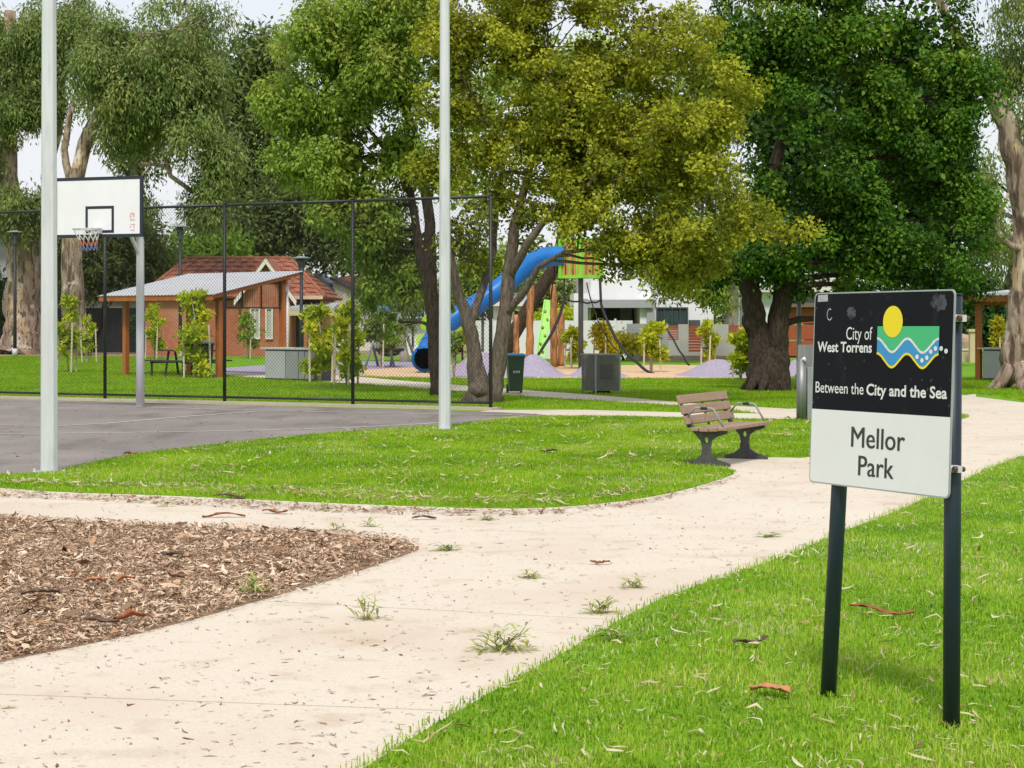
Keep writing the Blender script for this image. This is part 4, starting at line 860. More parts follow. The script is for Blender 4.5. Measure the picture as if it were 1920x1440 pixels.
back_tree('orange-brown shrub beside the tube slide exit', 868, 690, 66, [B(866, 618, 66, 14, 22, .5)], leafmat('rust_leaf', [(0.30, 0.14, 0.02), (0.45, 0.24, 0.03), (0.2, 0.2, 0.03)], .3), 40, 40, .22, .12, .07, 216, tr=.05, name='shrub', group='shrubs behind the park')

# staked saplings ------------------------------------------------
m_stake = mat('pale_stake', (0.50, 0.41, 0.30), 0.85, (0.60, 0.52, 0.42), 6, 6, stretch=(4, 4, .5))
m_strap = mat('black_strap', (0.012, 0.012, 0.013), 0.7)
def sapling(label, px, pyb, top, wpx, lm, seed, nst=3, low=.25, dens=1.0):
    b = g(px, pyb); Y = b.y; hgt = (pyb - top) * Y / F; w = wpx * 1.08 * Y / F; rnd = random.Random(seed); rng = np.random.default_rng(seed)
    t = thing('sapling', label, 'sapling', tuple(b), 'staked young trees in the park')
    q = MB(); path = [b, b + Vector((rnd.uniform(-.1, .1), rnd.uniform(-.1, .1), hgt * .4)), b + Vector((rnd.uniform(-.15, .15), rnd.uniform(-.1, .1), hgt * .72)), b + Vector((rnd.uniform(-.15, .15), 0, hgt * .97))]
    q.tube(path, [.03, .024, .018, .006], 6)
    bl = []
    for k in range(9):
        z = hgt * (low + (1 - low) * (k + rnd.random() * .6) / 9.3); a_ = rnd.uniform(0, 6.28); rr = w * .30 * (1.15 - abs(z / hgt - .55)) * rnd.uniform(.3, 1.1)
        c_ = b + Vector((math.cos(a_) * rr, math.sin(a_) * rr, z)); bl.append((c_, w * .24, w * .24, hgt * .075)); limb(q, b + Vector((0, 0, z * .8)), c_, .012, .004, rnd, 4, 3)
    q.build('trunk', m_barkpale, t)
    P, own = clumps_of(bl, int(40 * dens), rng, .3); V, f, tint = foliage(P, own, bl, 34, (w * .085, w * .085, w * .08), .16, .085, rng, -.15, .9)
    np_mesh('crown', V, [f], [tint], lm, t, off=wloc(t))
    sts = []
    for k in range(nst):
        a_ = seed + k * 2 * math.pi / nst; s0 = b + Vector((math.cos(a_) * w * .36, math.sin(a_) * w * .36, 0)); s1 = s0 + Vector((rnd.uniform(-.06, .06), rnd.uniform(-.06, .06), min(hgt * .72, 1.5) * rnd.uniform(.9, 1.05)))
        q = MB(); q.bar(s0 - Vector((0, 0, .05)), s1, .05, .05); q.build('stake', m_stake, t, bevel=.005); sts.append(s0.lerp(s1, .62))
    for k in range(nst):
        q = MB(); q.bar(sts[k], b + Vector((0, 0, sts[k].z)), .012, .05); q.build('strap', m_strap, t)
sapling('bushy lime sapling with three stakes just right of the thick near pole', 128, 698, 556, 54, l_lime, 1)
sapling('thin sapling with pale stakes in front of the black fence', 166, 680, 586, 40, l_lime, 2, dens=.35)
sapling('small staked sapling behind the galvanised hoop post', 290, 674, 570, 46, l_lime, 3, dens=.6)
sapling('tall bright lime sapling in front of the timber shelter', 368, 709, 553, 74, l_lime, 4, dens=1.5, low=.08)
sapling('dark young tree in front of the brick house wall', 466, 672, 586, 50, l_mid, 5, nst=2, dens=.7)
sapling('broad yellow-green sapling behind the chain-link beside the barbecue cabinet', 600, 716, 566, 62, l_lime, 6, dens=1.5, low=.15)
sapling('yellow-green sapling at the fence post right of the barbecue cabinet', 650, 722, 560, 66, l_lime, 7, dens=1.4, low=.15)
sapling('weeping dark green sapling in front of the swing set', 716, 690, 578, 62, l_gum, 8, nst=2, dens=1.5, low=.3)
sapling('yellowing sapling beneath the play tower', 1132, 692, 608, 56, l_yel, 9, dens=1.2)
sapling('lime sapling in front of the long grey wall', 1222, 698, 606, 48, l_lime, 10, dens=.9)
sapling('lime sapling standing behind the rightmost large purple mound', 1328, 694, 604, 38, l_lime, 11, dens=.9)
sapling('straggly lime sapling left of the forked dark trunk', 1390, 712, 624, 50, l_lime, 12, dens=.8)
sapling('slim green sapling between timber poles and tower post', 1072, 690, 612, 40, l_lime, 13, dens=.7)
sapling('lone stake sapling left of the grey forked trunks', 852, 709, 618, 30, l_mid, 14, nst=1, dens=.15)
sapling('yellow sapling beyond the small shelter at the right', 1876, 690, 600, 34, l_yel, 15, dens=.7)

# the far-off belt of trees that closes the view all round the park: one mass
rng = np.random.default_rng(77); belt = []
for k in range(95):
    x = -150 + 300 * (k + rng.random()) / 95; y = 136 + rng.uniform(-5, 8) - 14 * (x / 150) ** 2; h = rng.uniform(4.5, 9.5); belt.append((Vector((x, y, h * .5)), rng.uniform(2, 4), 2.0, h * .55))
P, own = clumps_of(belt, 1500, rng, .5); V, f, tint = foliage(P, own, belt, 26, (.8, .8, .7), .55, .3, rng, .3, .5)
tag(np_mesh('far_treeline', V, [f], [tint], l_pine), 'hazy belt of far trees behind all the houses', 'trees', kind='stuff')

# ---------------------------------------------------------------- shelters, barbecues, tables
def shelter(label, c0, u, Lu, v, Lv, zf, zb, ou=(.62, .32), ov=(.5, .48), screen=True, post=.15):
    """c0: foot of one front post; u: along the front; v: towards the back"""
    t = thing('shelter', label, 'shelter', tuple(c0)); Zv = Vector((0, 0, 1))
    def zr(y_): return zf + (zb - zf) * (y_ + ov[0]) / (Lv + ov[0] + ov[1])
    feet = [(0, 0), (Lu, 0), (0, Lv), (Lu, Lv)]
    for a_, b_ in feet:
        p = c0 + u * a_ + v * b_; q = MB(); q.bar(p, p + Zv * (zr(b_) - .16), post, post, u); q.build('post', m_timber, t, bevel=.01)
    ry = math.atan2(u.y, u.x)
    for b_ in (0, Lv):
        q = MB(); q.bar(c0 - u * .35 + v * b_ + Zv * (zr(b_) - .21), c0 + u * (Lu + .2) + v * b_ + Zv * (zr(b_) - .21), .07, .16); q.build('beam', m_timber, t)
    n = 6
    for k in range(n):
        a_ = -ou[0] + .06 + (Lu + ou[0] + ou[1] - .12) * k / (n - 1)
        q = MB(); q.bar(c0 + u * a_ - v * (ov[0] - .06) + Zv * (zr(-ov[0]) - .075), c0 + u * a_ + v * (Lv + ov[1] - .06) + Zv * (zr(Lv + ov[1]) - .075), .05, .12); q.build('rafter', m_timber, t)
    q = MB(); e_ = -ov[0]; q.bar(c0 - u * ou[0] + v * e_ + Zv * (zr(e_) - .09), c0 + u * (Lu + ou[1]) + v * e_ + Zv * (zr(e_) - .09), .04, .17); q.build('fascia', m_timber, t)
    # corrugated sheet
    q = MB(); W_ = Lu + ou[0] + ou[1] + .08; m_ = int(W_ / .038); lo_, hi_ = [], []
    for i in range(m_ + 1):
        a_ = -ou[0] - .04 + W_ * i / m_; dz = .009 * (1 if (i // 2) % 2 else -1)
        lo_.append(c0 + u * a_ - v * (ov[0] + .05) + Zv * (zr(-ov[0] - .05) + dz)); hi_.append(c0 + u * a_ + v * (Lv + ov[1]) + Zv * (zr(Lv + ov[1]) + dz))
    for i in range(m_):
        q.face([lo_[i], lo_[i + 1], hi_[i + 1], hi_[i]]); dn = Zv * -.012
        q.face([lo_[i] + dn, lo_[i + 1] + dn, lo_[i + 1], lo_[i]]); q.face([hi_[i], hi_[i + 1], hi_[i + 1] + dn, hi_[i] + dn]); q.face([lo_[i] + dn, hi_[i] + dn, hi_[i + 1] + dn, lo_[i + 1] + dn])
    q.build('roof_sheet', m_tinroof, t)
    q = MB(); s0 = c0 + u * (Lu + .08) + v * (Lv + .12); q.tube([s0, s0 + Zv * (zr(Lv) - .15)], .035, 8); q.build('downpipe', m_white, t)
    if screen:
        q = MB(); a_ = c0 + u * Lu; zb_ = 2.0 - .02
        for k in range(26):
            w_ = .1 + (Lv - .2) * k / 25
            q.bar(a_ + v * w_ + Zv * zb_, a_ + v * w_ + Zv * (zr(w_) - .18), .008, .02)
        q.build('screen_mesh', m_black, t)['kind'] = 'stuff'
        for w_ in (.12, Lv * .36, Lv * .66, Lv - .12):
            q = MB(); q.bar(a_ + v * w_ + Zv * zb_, a_ + v * w_ + Zv * (zr(w_) - .16), .05, .05); q.build('screen_bar', m_black, t)
        q = MB(); q.bar(a_ + v * .06 + Zv * zb_, a_ + v * (Lv - .06) + Zv * zb_, .045, .045); q.build('screen_rail', m_black, t)
    return t
u1 = Vector((3.18, -2.7, 0)).normalized(); v1 = Vector((2.7, 3.18, 0)).normalized(); c1 = g(236, 703)
shelter('timber picnic shelter with zinc roof behind the chain-link fence', c1, u1, 4.17, v1, 2.43, 2.36, 3.07)
u2 = Vector((.80, -.60, 0)).normalized(); v2 = Vector((.60, .80, 0)); c2 = g(1835, 712)
shelter('small timber shelter half hidden by the leaning gum on the right', c2, u2, 3.2, v2, 2.2, 2.30, 2.48, (.3, .5), (.4, .4))

m_bench_top = mat('pale_benchtop', (0.50, 0.50, 0.48), 0.6, (0.42, 0.42, 0.41), 20, 5)
m_clad = mat('grey_cladding', (0.23, 0.235, 0.25), 0.6, (0.27, 0.275, 0.29), 2, 5)
def barbecue(label, c0, u, Ln, D, Hh, panels):
    v = Vector((-u.y, u.x, 0)); t = thing('barbecue', label, 'barbecue', tuple(c0), 'barbecue cabinets'); Zv = Vector((0, 0, 1))
    q = MB(); q.box(tuple(c0 + u * Ln / 2 + v * D / 2 + Zv * (Hh / 2 - .02)), (Ln - .02, D - .02, Hh - .06), math.atan2(u.y, u.x)); q.build('carcass', m_dkgrey, t)
    q = MB(); q.box(tuple(c0 + u * (Ln / 2 - .06) + v * D / 2 + Zv * (Hh - .025)), (Ln + .18, D + .10, .05), math.atan2(u.y, u.x)); q.build('benchtop', m_bench_top, t, bevel=.008)
    for (a_, b_, m_) in panels:
        q = MB(); q.box(tuple(c0 + u * Ln * (a_ + b_) / 2 - v * .006 + Zv * (Hh / 2 - .02)), (Ln * (b_ - a_) - .03, .03, Hh - .14), math.atan2(u.y, u.x)); q.build('panel', m_, t, bevel=.004)
    q = MB(); q.box(tuple(c0 - u * .004 + v * D / 2 + Zv * (Hh / 2 - .02)), (.03, D - .08, Hh - .14), math.atan2(u.y, u.x)); q.build('panel', m_clad, t)
    q = MB(); q.box(tuple(c0 + u * Ln * .62 + v * D / 2 + Zv * (Hh + .006)), (.5, .4, .02), math.atan2(u.y, u.x)); q.build('hotplate', m_stainless, t)
m_cladlt = mat('light_cladding', (0.37, 0.37, 0.40), 0.55, (0.41, 0.41, 0.44), 2, 5)
barbecue('grey barbecue cabinet with pale top seen through the chain-link', Vector((-6.72, 52.3, 0)), u1, 1.95, .75, .88, [(0, .42, m_cladlt), (.42, .68, m_clad), (.68, .80, m_clad), (.80, 1, m_clad)])
barbecue('grey barbecue cabinet under the small shelter on the right', Vector((12.80, 52.2, 0)), u2, 1.6, .75, .88, [(0, .8, m_cladlt), (.8, 1, m_clad)])

def picnic_table(label, c0, u):
    v = Vector((-u.y, u.x, 0)); Zv = Vector((0, 0, 1)); t = thing('picnic_table', label, 'table', tuple(c0))
    m_dk = mat('dark_slats', (0.045, 0.028, 0.024), 0.7, (0.08, 0.05, 0.04), 5, 5)
    for k in range(5):
        q = MB(); o_ = c0 + v * (-.32 + .16 * k) + Zv * .74; q.bar(o_ - u * .9, o_ + u * .9, .14, .04); q.build('table_slat', m_dk, t)
    for s_ in (-1, 1):
        for k in range(2):
            q = MB(); o_ = c0 + v * s_ * (.68 + .15 * k) + Zv * .45; q.bar(o_ - u * .95, o_ + u * .95, .13, .04); q.build('seat_slat', m_dk, t)
    for s_ in (-.7, .7):
        q = MB(); b_ = c0 + u * s_; q.bar(b_ - v * .25, b_ - v * .12 + Zv * .72, .06, .06); q.bar(b_ + v * .25, b_ + v * .12 + Zv * .72, .06, .06)
        q.bar(b_ - v * .8 + Zv * .40, b_ + v * .8 + Zv * .40, .05, .06)
        for w_ in (-.75, .75): q.bar(b_ + v * w_, b_ + v * w_ + Zv * .40, .05, .09)
        q.build('frame', m_black, t)
picnic_table('dark picnic table with bench seats under the timber shelter', c1 + u1 * 2.15 + v1 * 0.55, u1)

m_bingrn = mat('bin_green', (0.018, 0.055, 0.022), 0.5, (0.03, 0.075, 0.03), 3, 4); m_binblu = mat('bin_lid_blue', (0.05, 0.25, 0.52), 0.45)
def wheelie_bin(label, c0, rz, W_, D_, Hh, lid, mark=True):
    t = thing('wheelie_bin', label, 'bin', tuple(c0), 'green wheelie bins', rz)
    q = MB(); a, b = .78, 1.0
    def rr(s, z): return [Vector((x * W_ / 2 * s, y * D_ / 2 * s, z)) for x, y in ((-1, -1), (1, -1), (1, 1), (-1, 1))]
    lo_, hi_ = rr(.76, .05), rr(.98, Hh - .10); rim0, rim1 = rr(1.06, Hh - .10), rr(1.06, Hh - .055)
    q.face(lo_[::-1])
    for P0, P1 in ((lo_, hi_), (hi_, rim0), (rim0, rim1)):
        for k in range(4): q.face([P0[k], P0[(k + 1) % 4], P1[(k + 1) % 4], P1[k]])
    q.face(rim1); q.build('body', m_bingrn, t, world=False, bevel=.012)
    q = MB(); l0, l1, l2 = rr(1.10, Hh - .052), rr(1.10, Hh - .025), [p + Vector((0, 0, .0)) for p in rr(.9, Hh)]
    q.face(l0[::-1])
    for P0, P1 in ((l0, l1), (l1, l2)):
        for k in range(4): q.face([P0[k], P0[(k + 1) % 4], P1[(k + 1) % 4], P1[k]])
    q.face(l2); q.tube([(-W_ * .42, D_ * .60, Hh - .06), (W_ * .42, D_ * .60, Hh - .06)], .014, 6); q.build('lid', lid, t, world=False)
    for s_ in (-1, 1):
        w_ = MB(); w_.tube([(s_ * W_ * .36, D_ * .46, .10), (s_ * W_ * .46, D_ * .46, .10)], .10, 14); w_.build('wheel', m_black, t, world=False)
    if mark:
        q = MB()
        # three worn white letter shapes stamped on the front
        for k in range(3):
            x = -.07 + .055 * k; y = -(D_ / 2) * (.76 + .22 * .62) - .006
            q.box((x + .022, y, Hh * .56), (.04, .004, .012)); q.box((x + .010, y, Hh * .56 - .022), (.010, .004, .04)); q.box((x + .034, y, Hh * .56 - .022), (.010, .004, .04))
        q.build('white_print', m_white, t, world=False)
    return t
wheelie_bin('green wheelie bin with blue lid beside the forked grey trunks', g(966, 737.5), .12, .37, .42, .885, m_binblu)
wheelie_bin('dark green bin with pale blue lid inside the timber shelter', c1 + u1 * 1.25 + v1 * 1.9, 0.3, .58, .62, .98, mat('bin_lid_pale_blue', (0.16, 0.42, 0.68), .45), False)

# slatted grey bin enclosure
c3 = g(1117, 739); t = thing('bin_enclosure', 'grey slatted metal bin enclosure on the lawn near the wheelie bin', 'bin enclosure', tuple(c3)); Zv = Vector((0, 0, 1))
ua = Vector((1, .10, 0)).normalized(); va = Vector((-.55, .835, 0)).normalized(); La, Lb, EH = .53, .50, .88
def ept(a_, b_, z): return c3 + ua * a_ + va * b_ + Zv * z
for a_, b_ in ((0, 0), (La, 0), (0, Lb), (La, Lb)):
    q = MB(); q.bar(ept(a_, b_, 0), ept(a_, b_, EH - .03), .04, .04, ua); q.build('leg', m_steelgrey, t)
q = MB(); q.prism([ept(-.03, -.03, EH - .03), ept(La + .03, -.03, EH - .03), ept(La + .03, Lb + .03, EH - .03), ept(-.03, Lb + .03, EH - .03)], (0, 0, .035)); q.build('top', mat('enclosure_top', (.30, .29, .27), .6), t)
m_slat = mat('enclosure_slats', (0.125, 0.122, 0.105), 0.6, (0.16, 0.155, 0.135), 6, 4)
for (A, B_) in (((0, 0), (La, 0)), ((0, 0), (0, Lb)), ((La, 0), (La, Lb)), ((0, Lb), (La, Lb))):
    for k in range(19):
        z = .09 + .041 * k; q = MB(); q.bar(ept(*A, z), ept(*B_, z), .022, .036); q.build('slat', m_slat, t)
q = MB(); d_ = ua.cross(Zv); d_ = d_ if d_.y < 0 else -d_; pz = [ept(.10, 0, .34), ept(.36, 0, .34), ept(.36, 0, .64), ept(.10, 0, .64)]; q.prism([p + d_ * .016 for p in pz], d_ * .01); q.build('door_plate', mat('enclosure_plate', (.075, .078, .07), .55), t)
q = MB(); q.tube([ept(.28, .25, .02), ept(.28, .25, .11)], .19, 14); q.build('bin_base', m_black, t)

# stainless drinking fountain and pole
c4 = g(1503, 789.5); t = thing('drinking_fountain', 'stainless steel drinking fountain column partly behind the park sign', 'drinking fountain', tuple(c4))
q = MB(); q.tube([c4, c4 + Zv * .96], .085, 20); q.build('column', m_stainless, t)
q = MB(); q.prism([c4 + Vector((x, y, 0)) for x, y in ((.085, -.05), (.20, -.01), (.20, .10), (.085, .12))], (0, 0, .86)); q.build('side_column', m_steelgrey, t, bevel=.01)
q = MB(); q.prism([c4 + Vector((x, y, .80)) for x, y in ((-.05, .03), (.24, .05), (.22, .18), (-.05, .16))], (0, 0, .42)); q.build('back_plate', m_stainless, t)
q = MB(); q.tube([c4 + Vector((-.0, -.02, .90)), c4 + Vector((.0, -.03, .97)), c4 + Vector((.03, -.08, 1.0)), c4 + Vector((.035, -.13, .98))], [.03, .03, .028, .02], 10); q.build('spout', m_white, t)

# lamp posts
def lamp(label, base, hgt, m, r=.06, head='disc'):
    t = thing('lamp_post', label, 'lamp post', tuple(base), 'park lamp posts'); q = MB()
    q.tube([base, base + Zv * hgt * .3, base + Zv * (hgt - .75)], [r, r * .9, r * .8], 10); q.build('pole', m, t)
    q = MB(); q.tube([base, base + Zv * .35], [r * 1.5, r * 1.5], 10); q.build('base_sleeve', m_galv if m is m_black else m, t)
    if head == 'disc':
        q = MB(); top = base + Zv * (hgt - .75); q.tube([top, top + Zv * .12, top + Zv * .35, top + Zv * .62], [r * .8, r * 1.2, r * 1.5, r * 1.6], 12); q.build('lens', m_dkgrey, t)
        q = MB(); q.tube([top + Zv * .62, top + Zv * .66, top + Zv * .72], [.36, .37, .10], 18); q.build('hood', m_steelgrey, t)
        for k in range(3):
            a_ = k * 2.094; q = MB(); q.bar(top + Zv * .05, top + Vector((math.cos(a_) * .3, math.sin(a_) * .3, .61)), .03, .03); q.build('arm', m_black, t)
    else:
        q = MB(); top = base + Zv * (hgt - .75); q.bar(top, top + Vector((-.5, 0, .12)), .05, .05); q.bar(top, top + Vector((.5, 0, .12)), .05, .05); q.build('arm', m_steelgrey, t)
lamp('black lamp post in front of the huge gum trunk at the left', g(28, 668), 5.75, m_black, .085)
lamp('black lamp post rising behind the zinc shelter roof', g(338, 672), 5.75, m_black, .085)
lamp('black lamp post in front of the brick house porch', Vector(((565 - CX) * 76 / F, 76, 0)), 4.2, m_black, .085)
lamp('grey steel pole beside the drinking fountain in front of the orange garage', Vector(((1498 - CX) * 45 / F, 45, 0)), 3.15, m_steelgrey, .065, 'arm')

# ---------------------------------------------------------------- playground
m_slide = mat('slide_blue', (0.008, 0.18, 0.60), 0.4, (0.015, 0.24, 0.70), 1.2, 6)
def add_translucent(m, col, fac):
    n = m.node_tree.nodes; l = m.node_tree.links; tr = n.new('ShaderNodeBsdfTranslucent'); tr.inputs['Color'].default_value = (*col, 1); x = n.new('ShaderNodeMixShader'); x.inputs['Fac'].default_value = fac
    l.new(n['Principled BSDF'].outputs[0], x.inputs[1]); l.new(tr.outputs[0], x.inputs[2]); l.new(x.outputs[0], n['Material Output'].inputs[0])
add_translucent(m_slide, (0.01, 0.16, 0.62), .3)
m_limep = mat('lime_plastic', (0.20, 0.62, 0.035), 0.45, (0.26, 0.68, 0.05), 2, 4)
m_leafp = mat('leaf_panel_green', (0.30, 0.60, 0.03), 0.5); m_leafq = mat('leaf_panel_pale', (0.42, 0.72, 0.10), 0.5); m_orslat = mat('orange_slat', (0.62, 0.30, 0.10), 0.6, (0.52, 0.23, 0.07), 5, 4)
m_log = mat('carved_log', (0.50, 0.22, 0.07), 0.75, (0.19, 0.09, 0.04), 3.0, 7, bump=.8, bscale=5, bdist=.04, stretch=(3, 3, .5), lo=.42, hi=.62)
m_rope = mat('black_rope', (0.018, 0.018, 0.02), 0.8)
TY = 62.0; tw = Vector(((1089 - CX) * TY / F, TY, 0)); z0, z1 = 2.98, 4.25
t = thing('play_tower', 'lime green play tower box with orange slats on a dark post', 'play tower', tuple(tw))
q = MB(); q.tube([tw, tw + Zv * z1], .085, 12); q.build('post', m_dkgrey, t)
hd = .64; cor = [tw + Vector((0, -hd, 0)), tw + Vector((hd, 0, 0)), tw + Vector((0, hd, 0)), tw + Vector((-hd, 0, 0))]
for k in range(4):
    a_, b_ = cor[k], cor[(k + 1) % 4]; d = (b_ - a_).normalized(); L_ = (b_ - a_).length
    q = MB(); q.bar(a_ + Zv * (z0 + .05), b_ + Zv * (z0 + .05), .03, .10); q.build('bottom_rail', m_limep, t)
    q = MB(); q.bar(a_ + Zv * (z1 - .04), b_ + Zv * (z1 - .04), .03, .10); q.build('top_rail', m_limep, t)
    q = MB(); q.bar(a_ + Zv * z0, a_ + Zv * z1, .12, .12, d); q.build('corner_post', m_limep, t)
    for s_ in (.18, .36, .54, .72, .90):
        c_ = a_ + d * L_ * (s_ - .04); q = MB(); q.bar(c_ + Zv * (z0 + .1), c_ + Zv * (z1 - .09), .075, .03, d.cross(Zv)); q.build('slat', m_orslat, t)
        if s_ in (.36, .72): 
            c_ = a_ + d * L_ * (s_ + .05); q = MB(); q.bar(c_ + Zv * (z0 + .1), c_ + Zv * (z1 - .09), .06, .02, d.cross(Zv)); q.build('slat', m_limep, t)
q = MB(); q.prism([c_ + Zv * z0 for c_ in cor], (0, 0, .04)); q.build('floor', m_limep, t)
q = MB(); q.prism([tw + (c_ - tw) * 1.1 + Zv * (z1 + .9) for c_ in cor], (0, 0, .06)); q.build('roof', m_limep, t)
# tube slide
pts = [(1062, 480, 62), (1030, 481, 62.2), (1000, 492, 62.3), (965, 518, 62.3), (930, 546, 62), (895, 570, 61.8), (860, 592, 61.5), (836, 610, 61.4), (817, 630, 61.3), (804, 652, 60.9), (798, 667, 60.3), (797, 671, 59.7), (797, 672, 59.2)]
P = [at(*p) for p in pts]; fine = []
for k in range(len(P) - 1):
    p0, p1, p2, p3 = P[max(k - 1, 0)], P[k], P[k + 1], P[min(k + 2, len(P) - 1)]
    for s_ in range(5):
        u = s_ / 5; fine.append(.5 * ((2 * p1) + (p2 - p0) * u + (2 * p0 - 5 * p1 + 4 * p2 - p3) * u * u + (3 * p1 - p0 - 3 * p2 + p3) * u ** 3))
fine.append(P[-1])
m_band = mat('slide_seam', (0.006, 0.12, 0.44), .5, (0.01, 0.16, 0.52), 4, 4)
t = thing('tube_slide', 'bright blue tube slide curling down from the play tower', 'slide', tuple(g(797, 698)))
q = MB(); q.tube(fine, .325, 22, caps=False); q.build('tube', m_slide, t)
for k in range(8, len(fine) - 4, 9):
    d = (fine[k + 1] - fine[k - 1]).normalized(); q = MB(); q.tube([fine[k] - d * .03, fine[k] + d * .03], .348, 22, caps=False); q.build('joint_band', m_band, t)
e_ = fine[-1]; d = Vector((0, -1, 0.0)).normalized(); q = MB()
ringp = []
q.tube([e_, e_ + d * .18, e_ + d * .30, e_ + d * .30, e_ + d * .14], [.325, .36, .41, .325, .30], 26, caps=False); q.build('exit_ring', m_slide, t)
q = MB(); q.bar(Vector((e_.x, e_.y, 0)), e_ - Zv * .3, .08, .08); q.build('support', m_dkgrey, t)
q = MB(); c_ = at(905, 563, 61.9); q.bar(Vector((c_.x, c_.y, 0)), c_ - Zv * .3, .09, .09); q.build('support', m_dkgrey, t)
# leaf panels
def leaf_panel(label, px, py, Y, rx, ry, ang, m):
    c_ = at(px, py, Y); n = 28; P_ = []
    for i in range(n):
        a_ = 2 * math.pi * i / n; rr = 1 - .22 * abs(math.sin(a_ * .5)) ** 6; x, z = rx * math.cos(a_) * (1 - .25 * abs(math.sin(a_))), ry * math.sin(a_) * rr
        P_.append(c_ + Vector((x * math.cos(ang) - z * math.sin(ang), 0, x * math.sin(ang) + z * math.cos(ang))))
    t = thing('leaf_sculpture', label, 'play panel', (c_.x, c_.y + .05, 0), 'leaf shaped play panels')
    q = MB(); q.prism(P_, (0, .04, 0)); q.build('leaf', m, t); q = MB(); q.tube([Vector((c_.x, c_.y + .09, 0)), Vector((c_.x, c_.y + .09, c_.z))], .045, 8); q.build('post', m_slide, t)
leaf_panel('green leaf shaped panel above the slide exit', 803, 607, 62.6, .28, .29, .5, m_leafp)
leaf_panel('pale lime leaf shaped panel touching the slide exit', 796, 641, 61.6, .30, .30, 1.2, m_leafq)
leaf_panel('green leaf shaped panel right of the light pole under the slide', 853, 608, 62.6, .32, .25, -.5, m_leafp)
# carved timber poles
def log(label, px, pyb, top, wpx, seed, lean=0.0):
    b = g(px, pyb); Y = b.y; h = (pyb - top) * Y / F; r = wpx * Y / F / 2; rnd = random.Random(seed); q = MB(); k = 14
    pts_, rad = [], []
    for i in range(k + 1):
        z = h * i / k; pts_.append(b + Vector((lean * z + rnd.uniform(-.1, .1) * r, rnd.uniform(-.1, .1) * r, z))); rad.append(r * (1.08 - .12 * i / k + rnd.uniform(-.12, .12)) * (0.9 if i == k - 1 else .55 if i == k else 1))
    q.tube(pts_, rad, 12, jit=.06, rnd=rnd); o = q.build('timber_pole', m_log); tag(o, label, 'pole', 'carved timber poles of the playground')
log('shortest carved timber pole, leftmost of the four', 968, 690, 590, 11.5, 1)
log('tall carved timber pole second from the left', 993, 690, 531, 14.5, 2, .01)
log('tall grey-brown carved timber pole behind the climbing ramp', 1039, 689, 533, 13, 3, -.01)
log('lower carved timber pole nearest the tower post', 1052, 687, 584, 13, 4)
q = MB(); a_, b_ = g(1010, 690), at(1028, 563, 66.5); q.bar(a_, b_, .24, .06, (0, -1, .3)); o = q.build('ramp_board', m_limep)
t = thing('climbing_ramp', 'steep lime green climbing ramp between the timber poles', 'climbing ramp', tuple(a_)); o.parent = t; o.matrix_parent_inverse = Matrix.Translation(-a_)
for s_ in (-1, 1):
    off_ = Vector((s_ * .13, -.03, 0)); q = MB(); q.bar(a_ + off_, b_ + off_, .04, .12, (0, -1, .3)); q.build('side_rail', m_limep, t)
for k in range(7):
    c_ = a_.lerp(b_, .12 + .12 * k) + Vector(((k % 2 - .5) * .12, -.07, 0)); q = MB(); q.box(tuple(c_), (.08, .06, .06), k); q.build('hold', m_orslat, t)
# ropes
def rope(label, pts_, r, n=6):
    P_ = [at(*p) for p in pts_]; q = MB(); fine_ = []
    for k in range(len(P_) - 1):
        for s_ in range(4): fine_.append(P_[k].lerp(P_[k + 1], s_ / 4) - Zv * .06 * math.sin(math.pi * s_ / 4))
    q.tube(fine_ + [P_[-1]], r, n); tag(q.build('climbing_rope', m_rope), label, 'rope', 'black climbing ropes of the playground')
rope('thick black rope sloping down left from the tower to the purple mound', [(1058, 560, 61.5), (1046, 600, 61.3), (1020, 648, 61), (998, 676, 60.5), (990, 684, 60)], .05)
rope('black rope hanging from the left corner of the tower box', [(1058, 522, 62), (1057, 560, 61.6)], .03)
rope('black rope from the right corner of the tower box down to the bark', [(1125, 520, 62), (1127, 570, 61.6), (1143, 610, 61), (1165, 650, 60.3), (1195, 680, 59.6), (1226, 701, 58.5)], .045)
rope('thin rope looping between tower post and right rope', [(1060, 560, 61.6), (1090, 564, 61.4), (1110, 566, 61.4), (1127, 561, 61.6)], .03)
rope('thin black rope crossing behind the tower post to the right', [(1100, 530, 62.6), (1112, 575, 62.2), (1130, 620, 61.8), (1160, 660, 61.2)], .02)
rope('black rope descending at the far right of the playground', [(1243, 600, 66), (1262, 635, 65), (1282, 668, 64), (1292, 684, 63.5)], .035)
rope('thin rope running from the slide mouth down to the timber poles', [(1040, 500, 62.5), (1036, 530, 63.5), (1033, 560, 64.5)], .025)
rope('thin rope tied beside the tall timber pole', [(1046, 500, 62.5), (1040, 520, 63.5), (1031, 515, 63.5)], .02)
# swing set
YS = 67.0
t = thing('swing_set', 'grey steel swing set with basket seat behind the young weeping tree', 'swing set', tuple(Vector(((728 - CX) * YS / F, YS, 0))))
tl, tr_ = at(683, 588, YS), at(748, 588, YS + 1.0)
q = MB(); q.tube([tl, tr_], .055, 8); q.build('crossbar', m_steelgrey, t)
for T_, dx in ((tl, -1), (tr_, 1)):
    for s_ in (-1, 1):
        q = MB(); q.tube([T_, Vector((T_.x + (.0 if dx < 0 else .18) + s_ * .42, T_.y + s_ * .9, 0))], .05, 8); q.build('leg', m_steelgrey, t)
q = MB(); T_ = at(716, 588, YS + .5); q.tube([T_, Vector((T_.x - .5, T_.y - 1.1, 0))], .045, 8); q.tube([T_, Vector((T_.x + .5, T_.y - 1.0, 0))], .045, 8); q.build('leg', m_steelgrey, t)
sc = Vector((T_.x + .27, T_.y - .2, .55)); q = MB()
